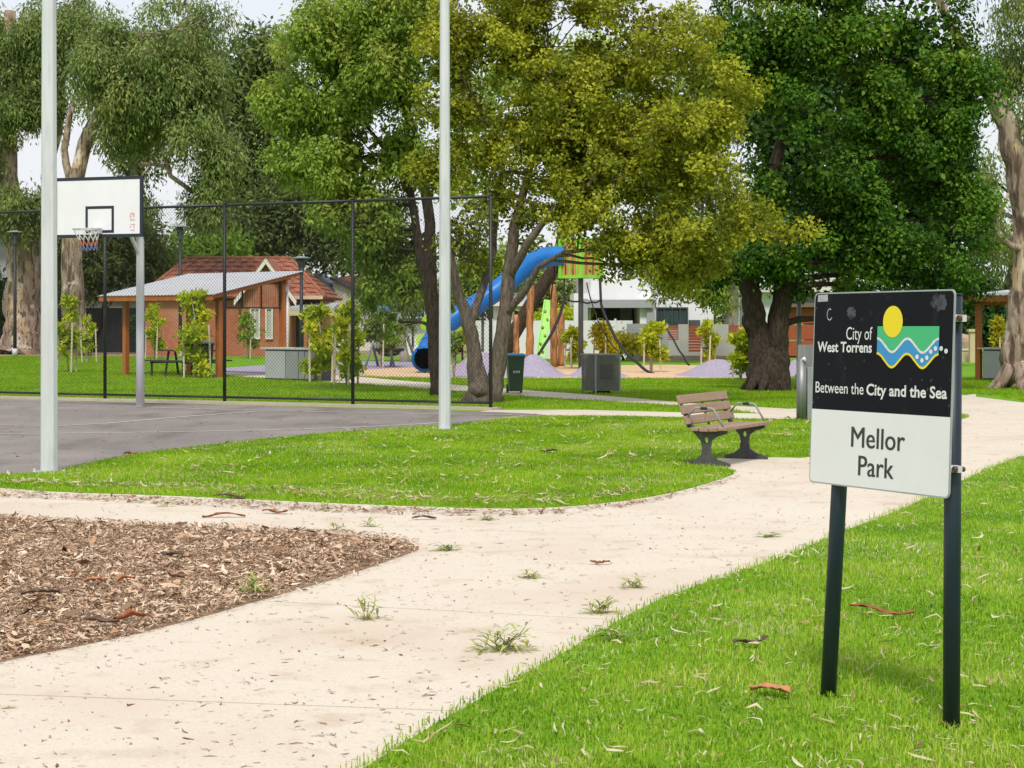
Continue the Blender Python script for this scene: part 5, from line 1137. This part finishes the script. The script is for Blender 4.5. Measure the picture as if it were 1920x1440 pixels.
q.tube([sc + Vector((.48 * math.cos(i * math.pi / 12), .48 * math.sin(i * math.pi / 12), .05)) for i in range(25)], .06, 6, caps=False)
q.tube([sc + Zv * .04, sc - Zv * .14, sc - Zv * .2], [.46, .34, .05], 18); q.build('basket_seat', m_black, t)
for s_ in (-1, 1):
    q = MB(); q.tube([sc + Vector((s_ * .46, 0, .05)), Vector((sc.x + s_ * .3, T_.y, T_.z - .02))], .014, 5); q.build('chain', m_steelgrey, t)
q = MB(); pc = at(718, 583, YS + .4); q.tube([pc + Vector((.22 * math.cos(i * math.pi / 8), -.05, .13 * math.sin(i * math.pi / 8))) for i in range(17)], .05, 6, caps=False); q.build('crossbar_emblem', m_slide, t)
# purple mounds
def mound(label, px0, px1, py, Y, dep, hgt, skew=0.0):
    x0, x1 = (px0 - CX) * Y / F, (px1 - CX) * Y / F; cx_, w_ = (x0 + x1) / 2, (x1 - x0) / 2; N = 28; V, Fc = [], []
    for j in range(N + 1):
        for i in range(N + 1):
            u, v = -1 + 2 * i / N, -1 + 2 * j / N; uu, vv = u * math.sqrt(1 - v * v / 2), v * math.sqrt(1 - u * u / 2); r_ = min(1, math.hypot(uu - skew * (1 - u * u) * .5, vv))
            V.append((cx_ + uu * w_, Y + vv * dep, .0 + hgt * .5 * (1 + math.cos(math.pi * r_)) + (.02 if r_ < .999 else -.02)))
    for j in range(N):
        for i in range(N): a = j * (N + 1) + i; Fc.append((a, a + 1, a + N + 2, a + N + 1))
    q = MB(); q.v = V; q.f = Fc; q.sm = [True] * len(Fc); o = q.build('play_mound', m_rubber); tag(o, label, 'mound', 'purple rubber play mounds'); return o
mound('purple rubber mound behind the forked grey trunks', 820, 985, 709, 56.5, 2.0, .68)
mound('purple rubber mound right behind the green wheelie bin', 945, 1072, 709, 55.8, 1.5, .62, -.25)
mound('purple rubber mound half hidden behind the bin enclosure', 1060, 1180, 709, 55.8, 1.5, .52)
mound('broad purple rubber mound left of the dark forked trunk', 1262, 1432, 709, 56.5, 2.1, .46)
mound('purple rubber mound between the dark trunk and the fountain', 1440, 1560, 709, 57, 1.8, .46)

# ---------------------------------------------------------------- houses and walls behind
m_brick = mat('red_brick', (0.36, 0.115, 0.062), 0.9, (0.44, 0.165, 0.09), 5, 6, bump=.3, bscale=20); mix_layer(m_brick, (0.46, 0.24, 0.15), .6, .5, .7, 5, .6)
m_tile = mat('terracotta_tile', (0.27, 0.085, 0.048), 0.85, (0.40, 0.155, 0.085), 2.4, 6); mix_layer(m_tile, (0.13, 0.085, 0.06), 1.5, .52, .7, 6, .7)
m_cream = mat('cream_render', (0.60, 0.48, 0.31), 0.85, (0.54, 0.43, 0.28), 1, 5); m_trimw = mat('house_trim', (0.74, 0.71, 0.66), .6, (0.66, 0.62, 0.56), 2, 4)
m_glassd = mat('dark_glass', (0.018, 0.022, 0.026), 0.12, (0.04, 0.05, 0.055), .8, 3); m_render = mat('white_render', (0.80, 0.795, 0.82), .8, (0.75, 0.745, 0.77), .8, 5)
m_greyr = mat('grey_render', (0.36, 0.37, 0.39), .8, (0.32, 0.33, 0.35), .8, 5); m_garage = mat('orange_door', (0.36, 0.085, 0.03), .6, (0.30, 0.065, 0.022), 3, 5, stretch=(1, 1, 6))
m_curtain = mat('curtain', (0.50, 0.49, 0.47), .9, (0.36, 0.35, 0.34), 6, 3, stretch=(6, 6, .2)); m_cwall = mat('pale_block_wall', (0.50, 0.48, 0.45), .9, (0.44, 0.42, 0.39), 1.5, 5, bump=.2)
def rect(px0, px1, py0, py1, Y):
    a_, b_ = at(px0, py1, Y), at(px1, py0, Y); return a_.x, b_.x, a_.z, b_.z
def wall_box(px0, px1, ptop, Y, dep, m, parent, name='wall', pbot=None):
    x0, x1, _, z = rect(px0, px1, ptop, ptop + 10, Y); zb = 0 if pbot is None else at(0, pbot, Y).z
    q = MB(); q.box(((x0 + x1) / 2, Y + dep / 2, (z + zb) / 2), (x1 - x0, dep, z - zb)); return q.build(name, m, parent)
def window(px0, px1, py0, py1, Y, parent, glass=m_glassd, frame=m_trimw, bars=1, fw=.06):
    x0, x1, zb, zt = rect(px0, px1, py0, py1, Y); q = MB()
    for (a0, a1, b0, b1) in ((x0, x1, zb, zb + fw), (x0, x1, zt - fw, zt), (x0, x0 + fw, zb + fw, zt - fw), (x1 - fw, x1, zb + fw, zt - fw)): q.box(((a0 + a1) / 2, Y - .04, (b0 + b1) / 2), (a1 - a0, .12, b1 - b0))
    for k in range(bars): xx = x0 + (x1 - x0) * (k + 1) / (bars + 1); q.box((xx, Y - .035, (zb + zt) / 2), (fw * .7, .08, zt - zb - 2 * fw))
    w = q.build('window', frame, parent)
    for k in range(bars + 1):
        xa, xb = x0 + (x1 - x0) * k / (bars + 1), x0 + (x1 - x0) * (k + 1) / (bars + 1)
        q = MB(); q.box(((xa + xb) / 2, Y - .012, (zb + zt) / 2), (xb - xa - fw * .6, .03, zt - zb - fw)); q.build('pane', glass, w)
    return w
def hip_roof(parent, x0, x1, y0, y1, ze, r0, r1, zr_, m, n=9):
    """courses of tiles laid as overlapping strips on the front and end slopes, sheets behind"""
    ym = (y0 + y1) / 2; A = [Vector((x0, y0, ze)), Vector((x1, y0, ze)), Vector((x1, y1, ze)), Vector((x0, y1, ze))]; r0v, r1v = Vector((r0, ym, zr_)), Vector((r1, ym, zr_))
    q = MB(); q.face([A[0], A[1], r1v, r0v]); q.face([A[1], A[2], r1v]); q.face([A[2], A[3], r0v, r1v]); q.face([A[3], A[0], r0v]); q.face(A[::-1]); ro = q.build('roof', m, parent)
    for (a_, b_, ra, rb) in ((A[0], A[1], r0v, r1v), (A[1], A[2], r1v, r1v), (A[3], A[0], r0v, r0v)):
        nn = (b_ - a_).cross(ra - a_).normalized()
        if nn.z < 0: nn = -nn
        for k in range(n):
            t0, t1 = k / n, min(1, (k + 1) / n + .02); p = [a_.lerp(ra, t0) + nn * .10, b_.lerp(rb, t0) + nn * .10, b_.lerp(rb, t1) + nn * .045, a_.lerp(ra, t1) + nn * .045]
            lo0, lo1 = a_.lerp(ra, t0) + nn * .03, b_.lerp(rb, t0) + nn * .03; ln = (p[1] - p[0]).length; s = max(2, int(ln / .30)); q = MB()
            for i in range(s):
                f0_, f1_ = i / s, (i + 1) / s; dz = nn * (.03 * (i % 2))
                q.face([p[0].lerp(p[1], f0_) + dz, p[0].lerp(p[1], f1_) + dz, p[3].lerp(p[2], f1_) + dz, p[3].lerp(p[2], f0_) + dz]); q.face([lo0.lerp(lo1, f0_), lo0.lerp(lo1, f1_), p[0].lerp(p[1], f1_) + dz, p[0].lerp(p[1], f0_) + dz])
            q.build('tile_course', m, ro)
    q = MB(); q.tube([r0v + Zv * .06, r1v + Zv * .06], .10, 8); q.tube([A[1] + Zv * .08, r1v + Zv * .06], .09, 8); q.tube([A[0] + Zv * .08, r0v + Zv * .06], .09, 8); q.build('ridge_cap', m, ro)
    return ro
# red brick house
YB = 88.0; X = lambda px, Y: (px - CX) * Y / F
t = thing('brick_house', 'red brick house with tiled roof behind the timber shelter', 'house', (X(440, YB), YB + 3, 0))
wall_box(272, 470, 562, YB, 7.5, m_brick, t); wall_box(470, 604, 560, YB + 1.2, 6, m_brick, t)
hip_roof(t, X(262, YB), X(612, YB), YB - .35, YB + 8, at(0, 560, YB).z, X(352, YB + 4), X(545, YB + 4), at(0, 487, YB + 4).z, m_tile)
# gabled wing
gx0, gx1, gp = X(452, YB - .8), X(546, YB - .8), X(500, YB - .8); gz0, gz1 = at(0, 556, YB - .8).z, at(0, 490, YB - .8).z
q = MB(); q.prism([(gx0, YB - .8, 0), (gx1, YB - .8, 0), (gx1, YB - .8, gz0), (gp, YB - .8, gz1 - .1), (gx0, YB - .8, gz0)], (0, 2.2, 0)); q.build('wing_wall', m_brick, t)
q = MB()
for (xa, za, xb, zb) in ((gx0 - .25, gz0 - .3, gp, gz1), (gp, gz1, gx1 + .25, gz0 - .3)): q.prism([(xa, YB - 1.15, za), (xb, YB - 1.15, zb), (xb, YB - 1.15, zb + .10), (xa, YB - 1.15, za + .10)], (0, 4.0, 0))
q.build('wing_roof', m_tile, t)
for (xa, za, xb, zb) in ((gx0 - .27, gz0 - .32, gp, gz1), (gp, gz1, gx1 + .27, gz0 - .32)):
    q = MB(); q.prism([(xa, YB - 1.2, za - .12), (xb, YB - 1.2, zb - .14), (xb, YB - 1.2, zb + .13), (xa, YB - 1.2, za + .13)], (0, .04, 0)); q.build('bargeboard', m_trimw, t)
window(469, 488, 577, 636, YB - .8, t, m_curtain, bars=1); window(498, 512, 577, 636, YB - .8, t, m_curtain, bars=0)
q = MB(); dp = X(541, YB - .95); q.tube([(dp, YB - .95, 0), (dp, YB - .95, 2.6)], .06, 8); q.build('downpipe', m_cream, t)
q = MB(); q.box((X(575, YB), YB - .5, at(0, 558, YB).z), (X(610, YB) - X(545, YB), .14, .16)); q.build('gutter', m_cream, t)
q = MB(); q.prism([(X(542, 86), 86.0, at(0, 582, 86).z), (X(626, 86), 86.0, at(0, 582, 86).z), (X(626, 86), 89.1, at(0, 573, 89).z), (X(542, 86), 89.1, at(0, 573, 89).z)], (0, 0, .14)); q.build('porch_roof', m_tinroof, t)
q = MB(); q.box((X(584, 86), 86.02, at(0, 587, 86).z), (X(627, 86) - X(542, 86), .08, .22)); q.build('porch_fascia', m_cream, t)
for px in (573, 622): q = MB(); q.box((X(px, 86.1), 86.15, at(0, 590, 86).z / 2), (.16, .16, at(0, 590, 86).z)); q.build('porch_post', m_brick, t)
q = MB(); q.box((X(553, 89), 89.18, 1.05), (.9, .04, 2.1)); dr = q.build('door', m_dkgrey, t); q = MB(); q.box((X(553, 89) + .32, 89.13, 1.0), (.05, .06, .12)); q.build('handle', m_stainless, dr)
# tall ones behind: cream and white gabled house
YC = 103.0
t = thing('gabled_house', 'cream and white gabled house with dark red roof beyond the porch', 'house', (X(630, YC), YC + 3, 0))
q = MB(); q.prism([(X(560, YC), YC, 0), (X(622, YC), YC, 0), (X(622, YC), YC, at(0, 545, YC).z), (X(592, YC), YC, at(0, 519, YC).z), (X(560, YC), YC, at(0, 545, YC).z)], (0, 6, 0)); q.build('wall', m_cream, t)
q = MB(); q.prism([(X(622, YC), YC + .6, 0), (X(700, YC), YC + .6, 0), (X(700, YC), YC + .6, at(0, 562, YC).z), (X(626, YC), YC + .6, at(0, 529, YC).z), (X(622, YC), YC + .6, at(0, 529, YC).z)], (0, 5, 0)); q.build('wall', m_trimw, t)
for (pa, ya, pb, yb, y_) in ((556, 549, 592, 517, YC - .3), (592, 517, 626, 550, YC - .3), (618, 524, 704, 565, YC + .3)):
    q = MB(); a_, b_ = at(pa, ya, y_), at(pb, yb, y_); q.prism([(a_.x, y_, a_.z), (b_.x, y_, b_.z), (b_.x, y_, b_.z + .16), (a_.x, y_, a_.z + .16)], (0, 6.5, 0)); q.build('roof_slope', m_dkgrey, t)
q = MB(); a_, b_ = at(624, 522, YC + 1), at(706, 560, YC + 1); q.face([(a_.x, YC + 1, a_.z), (b_.x, YC + 1, b_.z), (b_.x + .5, YC + 6, b_.z + .1), (at(690, 0, YC + 6).x, YC + 6, at(0, 517, YC + 6).z), (a_.x + .4, YC + 6, at(0, 517, YC + 6).z)]); q.build('roof', m_tile, t)
window(590, 602, 535, 552, YC, t, m_glassd, m_timber, 1)
window(640, 664, 574, 600, YC + .6, t, m_glassd, m_brick, 1)
# dark boundary fence, left: panels
t = thing('boundary_fence', 'black metal boundary fence between the gum and the brick house', 'fence', (X(180, 97), 97, 0), 'boundary fences')
for k in range(8):
    a_ = X(70, 97) + k * .9; q = MB(); q.box((a_ + .44, 97, 1.14), (.87, .05, 2.24)); q.build('panel', m_black, t)
    q = MB(); q.box((a_ - .005, 96.99, 1.16), (.06, .09, 2.34)); q.build('post', m_black, t)
t = thing('boundary_fence', 'dark fence at the left edge behind the huge gum', 'fence', (X(-20, 99), 99, 0), 'boundary fences')
for k in range(5):
    a_ = X(-110, 99) + k * .95; q = MB(); q.box((a_ + .46, 99, 1.1), (.92, .05, 2.2)); q.build('panel', m_dkgrey, t)
t = thing('neighbour_house', 'pale grey house wall glimpsed at the far left edge', 'house', (X(-40, 112), 115, 0))
wall_box(-150, 16, 430, 112, 8, m_greyr, t); q = MB(); q.box((X(-60, 111), 115, at(0, 427, 112).z + .1), (X(25, 111) - X(-160, 111), 9, .2)); q.build('roof', m_dkgrey, t); window(-70, -20, 470, 520, 112, t)
t = thing('neighbour_house', 'beige house wall glimpsed above the black boundary fence', 'house', (X(230, 108), 110, 0))
wall_box(150, 275, 560, 108, 6, m_cwall, t); q = MB(); q.prism([(X(140, 107.5), 107.5, at(0, 562, 108).z), (X(285, 107.5), 107.5, at(0, 562, 108).z), (X(265, 110), 111, at(0, 535, 110).z), (X(160, 110), 111, at(0, 535, 110).z)], (0, .3, .15)); q.build('roof', m_dkgrey, t); window(205, 235, 575, 600, 108, t)
# white modern house
YW = 86.0
t = thing('white_house', 'white modern two-box house with wide dark garage behind the playground', 'house', (X(1200, YW), YW + 4, 0))
wall_box(1076, 1108, 550, YW + .4, 6, m_render, t); wall_box(1200, 1224, 560, YW, 6, m_render, t); wall_box(1108, 1224, 526, YW + .6, 6, m_render, t, 'upper_wall', 577)
q = MB(); x0, x1, zb, zt = rect(1092, 1224, 562, 577, YW - .3); q.box(((x0 + x1) / 2, YW + .1, (zb + zt) / 2), (x1 - x0, .9, zt - zb)); q.build('lintel', m_greyr, t)
x0, x1, zb, zt = rect(1092, 1201, 577, 660, YW + 3); q = MB(); q.box(((x0 + x1) / 2, YW + 4.5, zt / 2), (x1 - x0 + .6, .1, zt)); q.build('garage_back', m_dkgrey, t)
q = MB(); q.box((X(1174, YW + 4), YW + 4.3, 1.7), (.55, .06, 1.2)); q.build('garage_window', m_greyr, t)
q = MB(); q.box((X(1096, YW), YW + 2, 1.3), (.25, 5, 2.6)); q.build('pier', m_greyr, t)
wall_box(1224, 1338, 546, YW + 1.2, 6, m_render, t); wall_box(1213, 1228, 560, YW - .2, 1.5, m_greyr, t, 'pier'); window(1230, 1290, 576, 612, YW + 1.2, t, mat('tinted_glass', (0.05, 0.085, 0.09), .15, (0.02, 0.03, 0.035), 3, 3, stretch=(5, 1, .3)), m_dkgrey, 3)
q = MB(); x0, x1, zb, zt = rect(1292, 1312, 600, 612, YW + 1); q.box(((x0 + x1) / 2, YW + 1.0, (zb + zt) / 2), (x1 - x0, .5, zt - zb)); q.build('planter', m_dkgrey, t)
wall_box(1085, 1112, 470, YW + 5, 4, m_cwall, t, 'rear_wall'); wall_box(1130, 1165, 455, YW + 6, 4, m_render, t, 'rear_wall'); window(1140, 1155, 480, 510, YW + 6, t)
# orange garage house
YO = 84.0
t = thing('garage_house', 'house with orange panelled garage door right of the dark forked trunk', 'house', (X(1500, YO), YO + 4, 0))
wall_box(1392, 1474, 545, YO, 6, m_render, t); wall_box(1474, 1560, 545, YO + .3, 6, m_cwall, t, 'upper_wall', 576); wall_box(1545, 1600, 545, YO - .05, 6, m_cwall, t)
for (p0, p1) in ((577, 606.5), (609, 637), (638.5, 668)):
    x0, x1, zb, zt = rect(1472, 1547, p0, p1, YO); q = MB(); q.box(((x0 + x1) / 2, YO + .06, (max(zb, .02) + zt) / 2), (x1 - x0, .08, zt - max(zb, .02))); q.build('door_panel', m_garage, t, bevel=.02)
q = MB(); x0, x1, zb, zt = rect(1380, 1610, 540, 548, YO); q.box(((x0 + x1) / 2, YO + 2.6, (zb + zt) / 2), (x1 - x0, 6.2, zt - zb)); q.build('roof_slab', m_trimw, t)
q = MB(); x0, x1, zb, zt = rect(1472, 1550, 568, 576, YO); q.box(((x0 + x1) / 2, YO - .15, (zb + zt) / 2), (x1 - x0, .5, zt - zb)); q.build('lintel', mat('brown_fascia', (.17, .12, .09), .7), t)
wall_box(1460, 1560, 505, YO + 2, 4, m_cwall, t, 'upper_wall', 541); window(1480, 1512, 520, 536, YO + 2, t)
wall_box(1390, 1402, 560, YO - .15, .5, m_greyr, t, 'pier')
# front garden walls with timber infill
t = thing('garden_wall', 'long pale rendered garden wall with orange timber panels', 'wall', (X(1290, 79), 79, 0))
segs = [(1176, 1253, 607, m_greyr), (1253, 1272, 638, m_cwall), (1272, 1291, 608, m_cwall), (1291, 1316, 660, m_cwall), (1316, 1366, 608, m_cwall), (1392, 1420, 606, m_cwall)]
for (p0, p1, pt, m_) in segs: wall_box(p0, p1, pt, 79, .3, m_, t, 'wall_segment')
for (p0, p1, pa, pb) in ((1253, 1272, 610, 638), (1291, 1316, 611, 660), (1366, 1392, 610, 640)):
    x0, x1, zb, zt = rect(p0, p1, pa, pb, 79.05); n_ = 9
    for k in range(n_): q = MB(); q.box(((x0 + x1) / 2, 79.1, zb + (zt - zb) * (k + .5) / n_), (x1 - x0, .04, (zt - zb) / n_ - .012)); q.build('timber_slat', m_garage, t)
wall_box(1366, 1392, 640, 79, .3, m_cwall, t, 'wall_segment')
wall_box(1200, 1470, 667, 77.6, .3, mat('brick_edging', (0.28, 0.20, 0.16), .9, (0.36, 0.27, 0.21), 6, 5), t, 'planter_edge')
t = thing('white_fence', 'white panel fence behind the timber poles', 'fence', (X(1000, 82), 82, 0))
for k in range(9):
    p0 = 890 + k * 33; q = MB(); x0, x1, zb, zt = rect(p0, p0 + 32, 601, 668, 82); q.box(((x0 + x1) / 2, 82, zt / 2), (x1 - x0, .06, zt)); q.build('panel', m_white, t)
    q = MB(); q.box((x0 - .01, 81.97, zt / 2 + .04), (.09, .10, zt + .08)); q.build('post', m_white, t)
t = thing('white_shed', 'white wall with grey roof behind the swing set', 'shed', (X(790, 90), 92, 0))
wall_box(740, 842, 602, 90, 4, m_render, t)
q = MB(); x0, x1, zb, zt = rect(734, 850, 586, 602, 90); q.prism([(x0, 89.6, zb), (x1, 89.6, zb), (x1, 92.5, zt + .1), (x0, 92.5, zt + .1)], (0, 0, .12)); q.build('roof', m_greyr, t); q = MB(); q.box(((x0 + x1) / 2, 89.58, zb + .06), (x1 - x0, .06, .16)); q.build('gutter', m_dkgrey, t)
window(772, 776, 612, 650, 90, t, m_dkgrey, m_dkgrey, 0, .03)
t = thing('grey_house', 'small house with grey tiled roof glimpsed left of the timber poles', 'house', (X(965, 96), 98, 0))
wall_box(925, 1002, 572, 96, 5, m_render, t); window(962, 985, 580, 606, 96, t, m_glassd, m_trimw, 1)
q = MB(); a_ = [at(916, 572, 95.5), at(1006, 572, 95.5), at(985, 540, 98.5), at(935, 540, 98.5)]; q.prism([(p.x, p.y, p.z) for p in a_], (0, .2, .12)); q.build('roof', m_greyr, t)
q = MB(); q.box(((a_[0].x + a_[1].x) / 2, 95.48, a_[0].z + .04), (a_[1].x - a_[0].x, .08, .18)); q.build('gutter', m_trimw, t)
# cream pillar, low wall, boulder
t = thing('stone_pillar', 'cream gate pillar with cap right of the park sign', 'pillar', (X(1825, 74), 74, 0))
wall_box(1819, 1830, 622, 74, .25, m_cream, t, 'shaft'); q = MB(); x0, x1, zb, zt = rect(1816, 1833, 617, 622, 74); q.box(((x0 + x1) / 2, 74.12, (zb + zt) / 2), (x1 - x0, .36, zt - zb)); q.build('cap', m_cream, t)
t = thing('low_wall', 'low cream boundary wall right of the park sign', 'wall', (X(1800, 75), 75, 0)); wall_box(1760, 1819, 657, 75, .25, m_cream, t, 'wall_face'); wall_box(1757, 1821, 654, 74.96, .33, m_trimw, t, 'coping', 657)
q = MB(); rnd = random.Random(8); bmh = bmesh.new(); bmesh.ops.create_icosphere(bmh, subdivisions=3, radius=1); c_ = at(1806, 648, 76.5)
for v in bmh.verts:
    k = 1 + .25 * mnoise.noise(v.co * 1.4 + Vector((3, 1, 2))); v.co = Vector((v.co.x * .55 * k, v.co.y * .45 * k, v.co.z * .55 * k)) + Vector((c_.x, c_.y, .62))
me = bpy.data.meshes.new('boulder'); bmh.to_mesh(me); bmh.free(); me.materials.append(mat('sandstone', (0.34, 0.23, 0.16), .9, (0.44, 0.32, 0.24), 3, 6, bump=.5)); tag(link(me, 'boulder'), 'brown sandstone boulder behind the low cream wall', 'boulder')

# ---------------------------------------------------------------- small things on the ground
l_sprig = leafmat('fallen_sprig_leaf', [(0.20, 0.28, 0.07), (0.36, 0.45, 0.11), (0.52, 0.56, 0.16), (0.60, 0.56, 0.20)], .35, .6)
m_twig = mat('green_twig', (0.26, 0.25, 0.11), .8)
def sprig(label, px, py, wpx, hpx, n, seed, z=.012, dark=0.0):
    b = g(px, py, z); s_ = b.y / F; w = wpx * s_ / 2; h = hpx * s_; rnd = random.Random(seed); rng = np.random.default_rng(seed)
    t = thing('leaf_sprig', label, 'leaf sprig', tuple(b), 'fallen leafy sprigs'); q = MB(); tips = []
    for k in range(max(2, n // 9)):
        e = b + Vector((rnd.uniform(-1, 1) * w * .8, rnd.uniform(-.5, .5) * w, rnd.uniform(.35, .9) * h)); pp = limb(q, b + Vector((rnd.uniform(-.3, .3) * w, 0, .004)), e, .0035, .0015, rnd, 4, 4, .2); tips += pp[1:]
    q.build('twig', m_twig, t); V, T, Fs = [], [], []
    for k in range(n):
        s = rnd.choice(tips) if rnd.random() < .6 else b + Vector((rnd.uniform(-1, 1) * w * .8, rnd.uniform(-.4, .4) * w, .006))
        a_ = rnd.uniform(0, 6.28); d = Vector((math.cos(a_), math.sin(a_) * .7, rnd.uniform(-.5, .7) * min(1, h / w))).normalized(); ln = rnd.uniform(.05, .11); sd_ = d.cross(Zv).normalized() * ln * .09; upv = Vector((0, 0, 1)) * ln * .1
        p0, p1, p2 = s, s + d * ln * .5 + upv, s + d * ln - upv * .6
        for p in (p0, p1, p2): p.z = max(p.z, z + .003)
        i = len(V); V += [p0, p1 - sd_, p2, p1 + sd_]; Fs.append((i, i + 1, i + 2, i + 3)); T.append(max(0, min(1, rnd.random() - dark)))
    np_mesh('leaves', np.array([tuple(v) for v in V]), [np.array(Fs)], [np.array(T)], l_sprig, t, off=wloc(t))
sprig('upright green sprig at the slab joint in the middle of the path', 690, 1162, 70, 52, 46, 1)
sprig('largest flattened leafy sprig, on the path close to the right lawn', 940, 1220, 135, 55, 110, 2)
sprig('tangled green sprig on the path beside the right lawn edge', 1122, 1150, 66, 34, 60, 3)
sprig('small green sprig on the path left of the large lawn bend', 1000, 1084, 48, 16, 34, 4)
sprig('small leafy sprig farther right on the path by the lawn', 1192, 1102, 52, 24, 36, 5)
sprig('flat dark green sprig at the tip of the mulch bed', 836, 1032, 50, 14, 46, 6, dark=.35)
sprig('pale sprig above the mulch bed, left of a pair', 636, 994, 40, 20, 26, 7)
sprig('pale sprig above the mulch bed, right of a pair', 695, 988, 34, 18, 26, 8)
sprig('grey-green sprig just below the lawn edge at centre', 910, 975, 46, 12, 34, 9, dark=.3)
sprig('green sprig lying on the brown mulch', 476, 1108, 62, 30, 60, 10, z=.05, dark=.15)
sprig('thin dark sprig on the path below the bench', 1440, 1007, 70, 8, 34, 11, dark=.5)
sprig('tiny sprig at the lawn edge left of centre', 610, 954, 26, 14, 20, 12)
sprig('tiny green sprig beside the lawn edge at the left', 312, 950, 24, 10, 18, 13)
sprig('long green blades lying on the edge of the right lawn', 1165, 1196, 100, 18, 40, 14, z=.04, dark=.4)

m_rustbark = mat('rust_bark', (0.34, 0.105, 0.035), .85, (0.20, 0.075, 0.035), 14, 6, bump=.5); m_dkbark = mat('dark_bark_piece', (0.075, 0.045, 0.035), .9, (0.15, 0.09, 0.065), 14, 6, bump=.5)
m_tanbark = mat('tan_bark', (0.52, 0.25, 0.11), .85, (0.40, 0.17, 0.08), 14, 6, bump=.4)
def bark(label, px, py, lpx, wpx, ang, m, seed, z=.014, curl=.5):
    c_ = g(px, py, z); s_ = c_.y / F; ln, w = lpx * s_, wpx * s_ * 3.0; rnd = random.Random(seed); N, K = 10, 6; V, Fc = [], []; ca, sa = math.cos(ang), math.sin(ang)
    ph = rnd.uniform(0, 6)
    for i in range(N + 1):
        u = i / N - .5; ww = w * (.55 + .45 * math.sin(math.pi * (i / N * .9 + .05))) * rnd.uniform(.55, 1.25); bow = .06 * ln * math.sin(u * 5 + ph)
        for j in range(K + 1):
            v = j / K - .5; x, y = u * ln, v * ww + bow; zz = curl * .55 * ww * abs(v * 2) ** 1.5 * (.4 + .6 * math.sin(u * 4 + ph * 2) ** 2) + .07 * ln * math.sin(u * 3 + ph) ** 2 + rnd.uniform(0, .012) + .003
            V.append((c_.x + x * ca - y * sa, c_.y + x * sa + y * ca, z + zz))
    for i in range(N):
        for j in range(K): a_ = i * (K + 1) + j; Fc.append((a_, a_ + 1, a_ + K + 2, a_ + K + 1))
    q = MB(); q.v = V; q.f = Fc; q.sm = [True] * len(Fc); o = q.build('bark_piece', m); sm_ = o.modifiers.new('thick', 'SOLIDIFY'); sm_.thickness = .004
    tag(o, label, 'bark', 'fallen bark pieces')
bark('large rust coloured curled bark at the front of the mulch', 243, 1163, 62, 9, .3, m_rustbark, 1, .055, .9)
bark('dark curled bark beside the rust piece at the front of the mulch', 190, 1170, 70, 6, -.3, m_dkbark, 2, .05, .6)
bark('orange bark strip in the middle of the mulch', 178, 1093, 40, 7, .2, m_tanbark, 3, .055, .6)
bark('orange curled flake right of the orange bark strip', 236, 1089, 34, 7, .5, m_tanbark, 4, .055, .8)
bark('dark bark flake in the upper mulch', 322, 1044, 50, 6, -.4, m_dkbark, 5, .05, .7)
bark('grey-black bark chunk at the left of the mulch', 75, 1116, 70, 6, .4, m_dkbark, 6, .05, .6)
bark('brown bark flake on the path above the mulch tip', 795, 974, 46, 4, 0.1, m_dkbark, 7)
bark('reddish bark strip on the upper path at left', 420, 970, 80, 4, .05, m_rustbark, 8)
bark('brown bark scrap on the upper path right of the reddish strip', 516, 963, 50, 5, -.2, m_rustbark, 9)
bark('single red-brown leaf of bark on the open path', 1125, 1058, 38, 4, -.15, m_rustbark, 10)
bark('long thin reddish bark strip between the sign posts', 1655, 1152, 130, 5, -.55, m_rustbark, 11, .036, .4)
bark('dark stick in the grass left of the sign post', 1405, 1208, 85, 6, .75, m_dkbark, 12, .036, .4)
bark('tan bark slab in the grass at the foot of the sign', 1445, 1300, 75, 12, -.5, m_tanbark, 13, .036, .6)
bark('dark leaf of bark on the lawn by the court', 1030, 848, 30, 4, .2, m_dkbark, 14, .04, .6)
bark('dark red bark scrap on the court near the thick pole', 245, 853, 26, 4, .0, m_rustbark, 15, .017, .6)
bark('dark bark strip along the lawn edge at left', 430, 934, 60, 4, -.1, m_dkbark, 16, .02, .5)
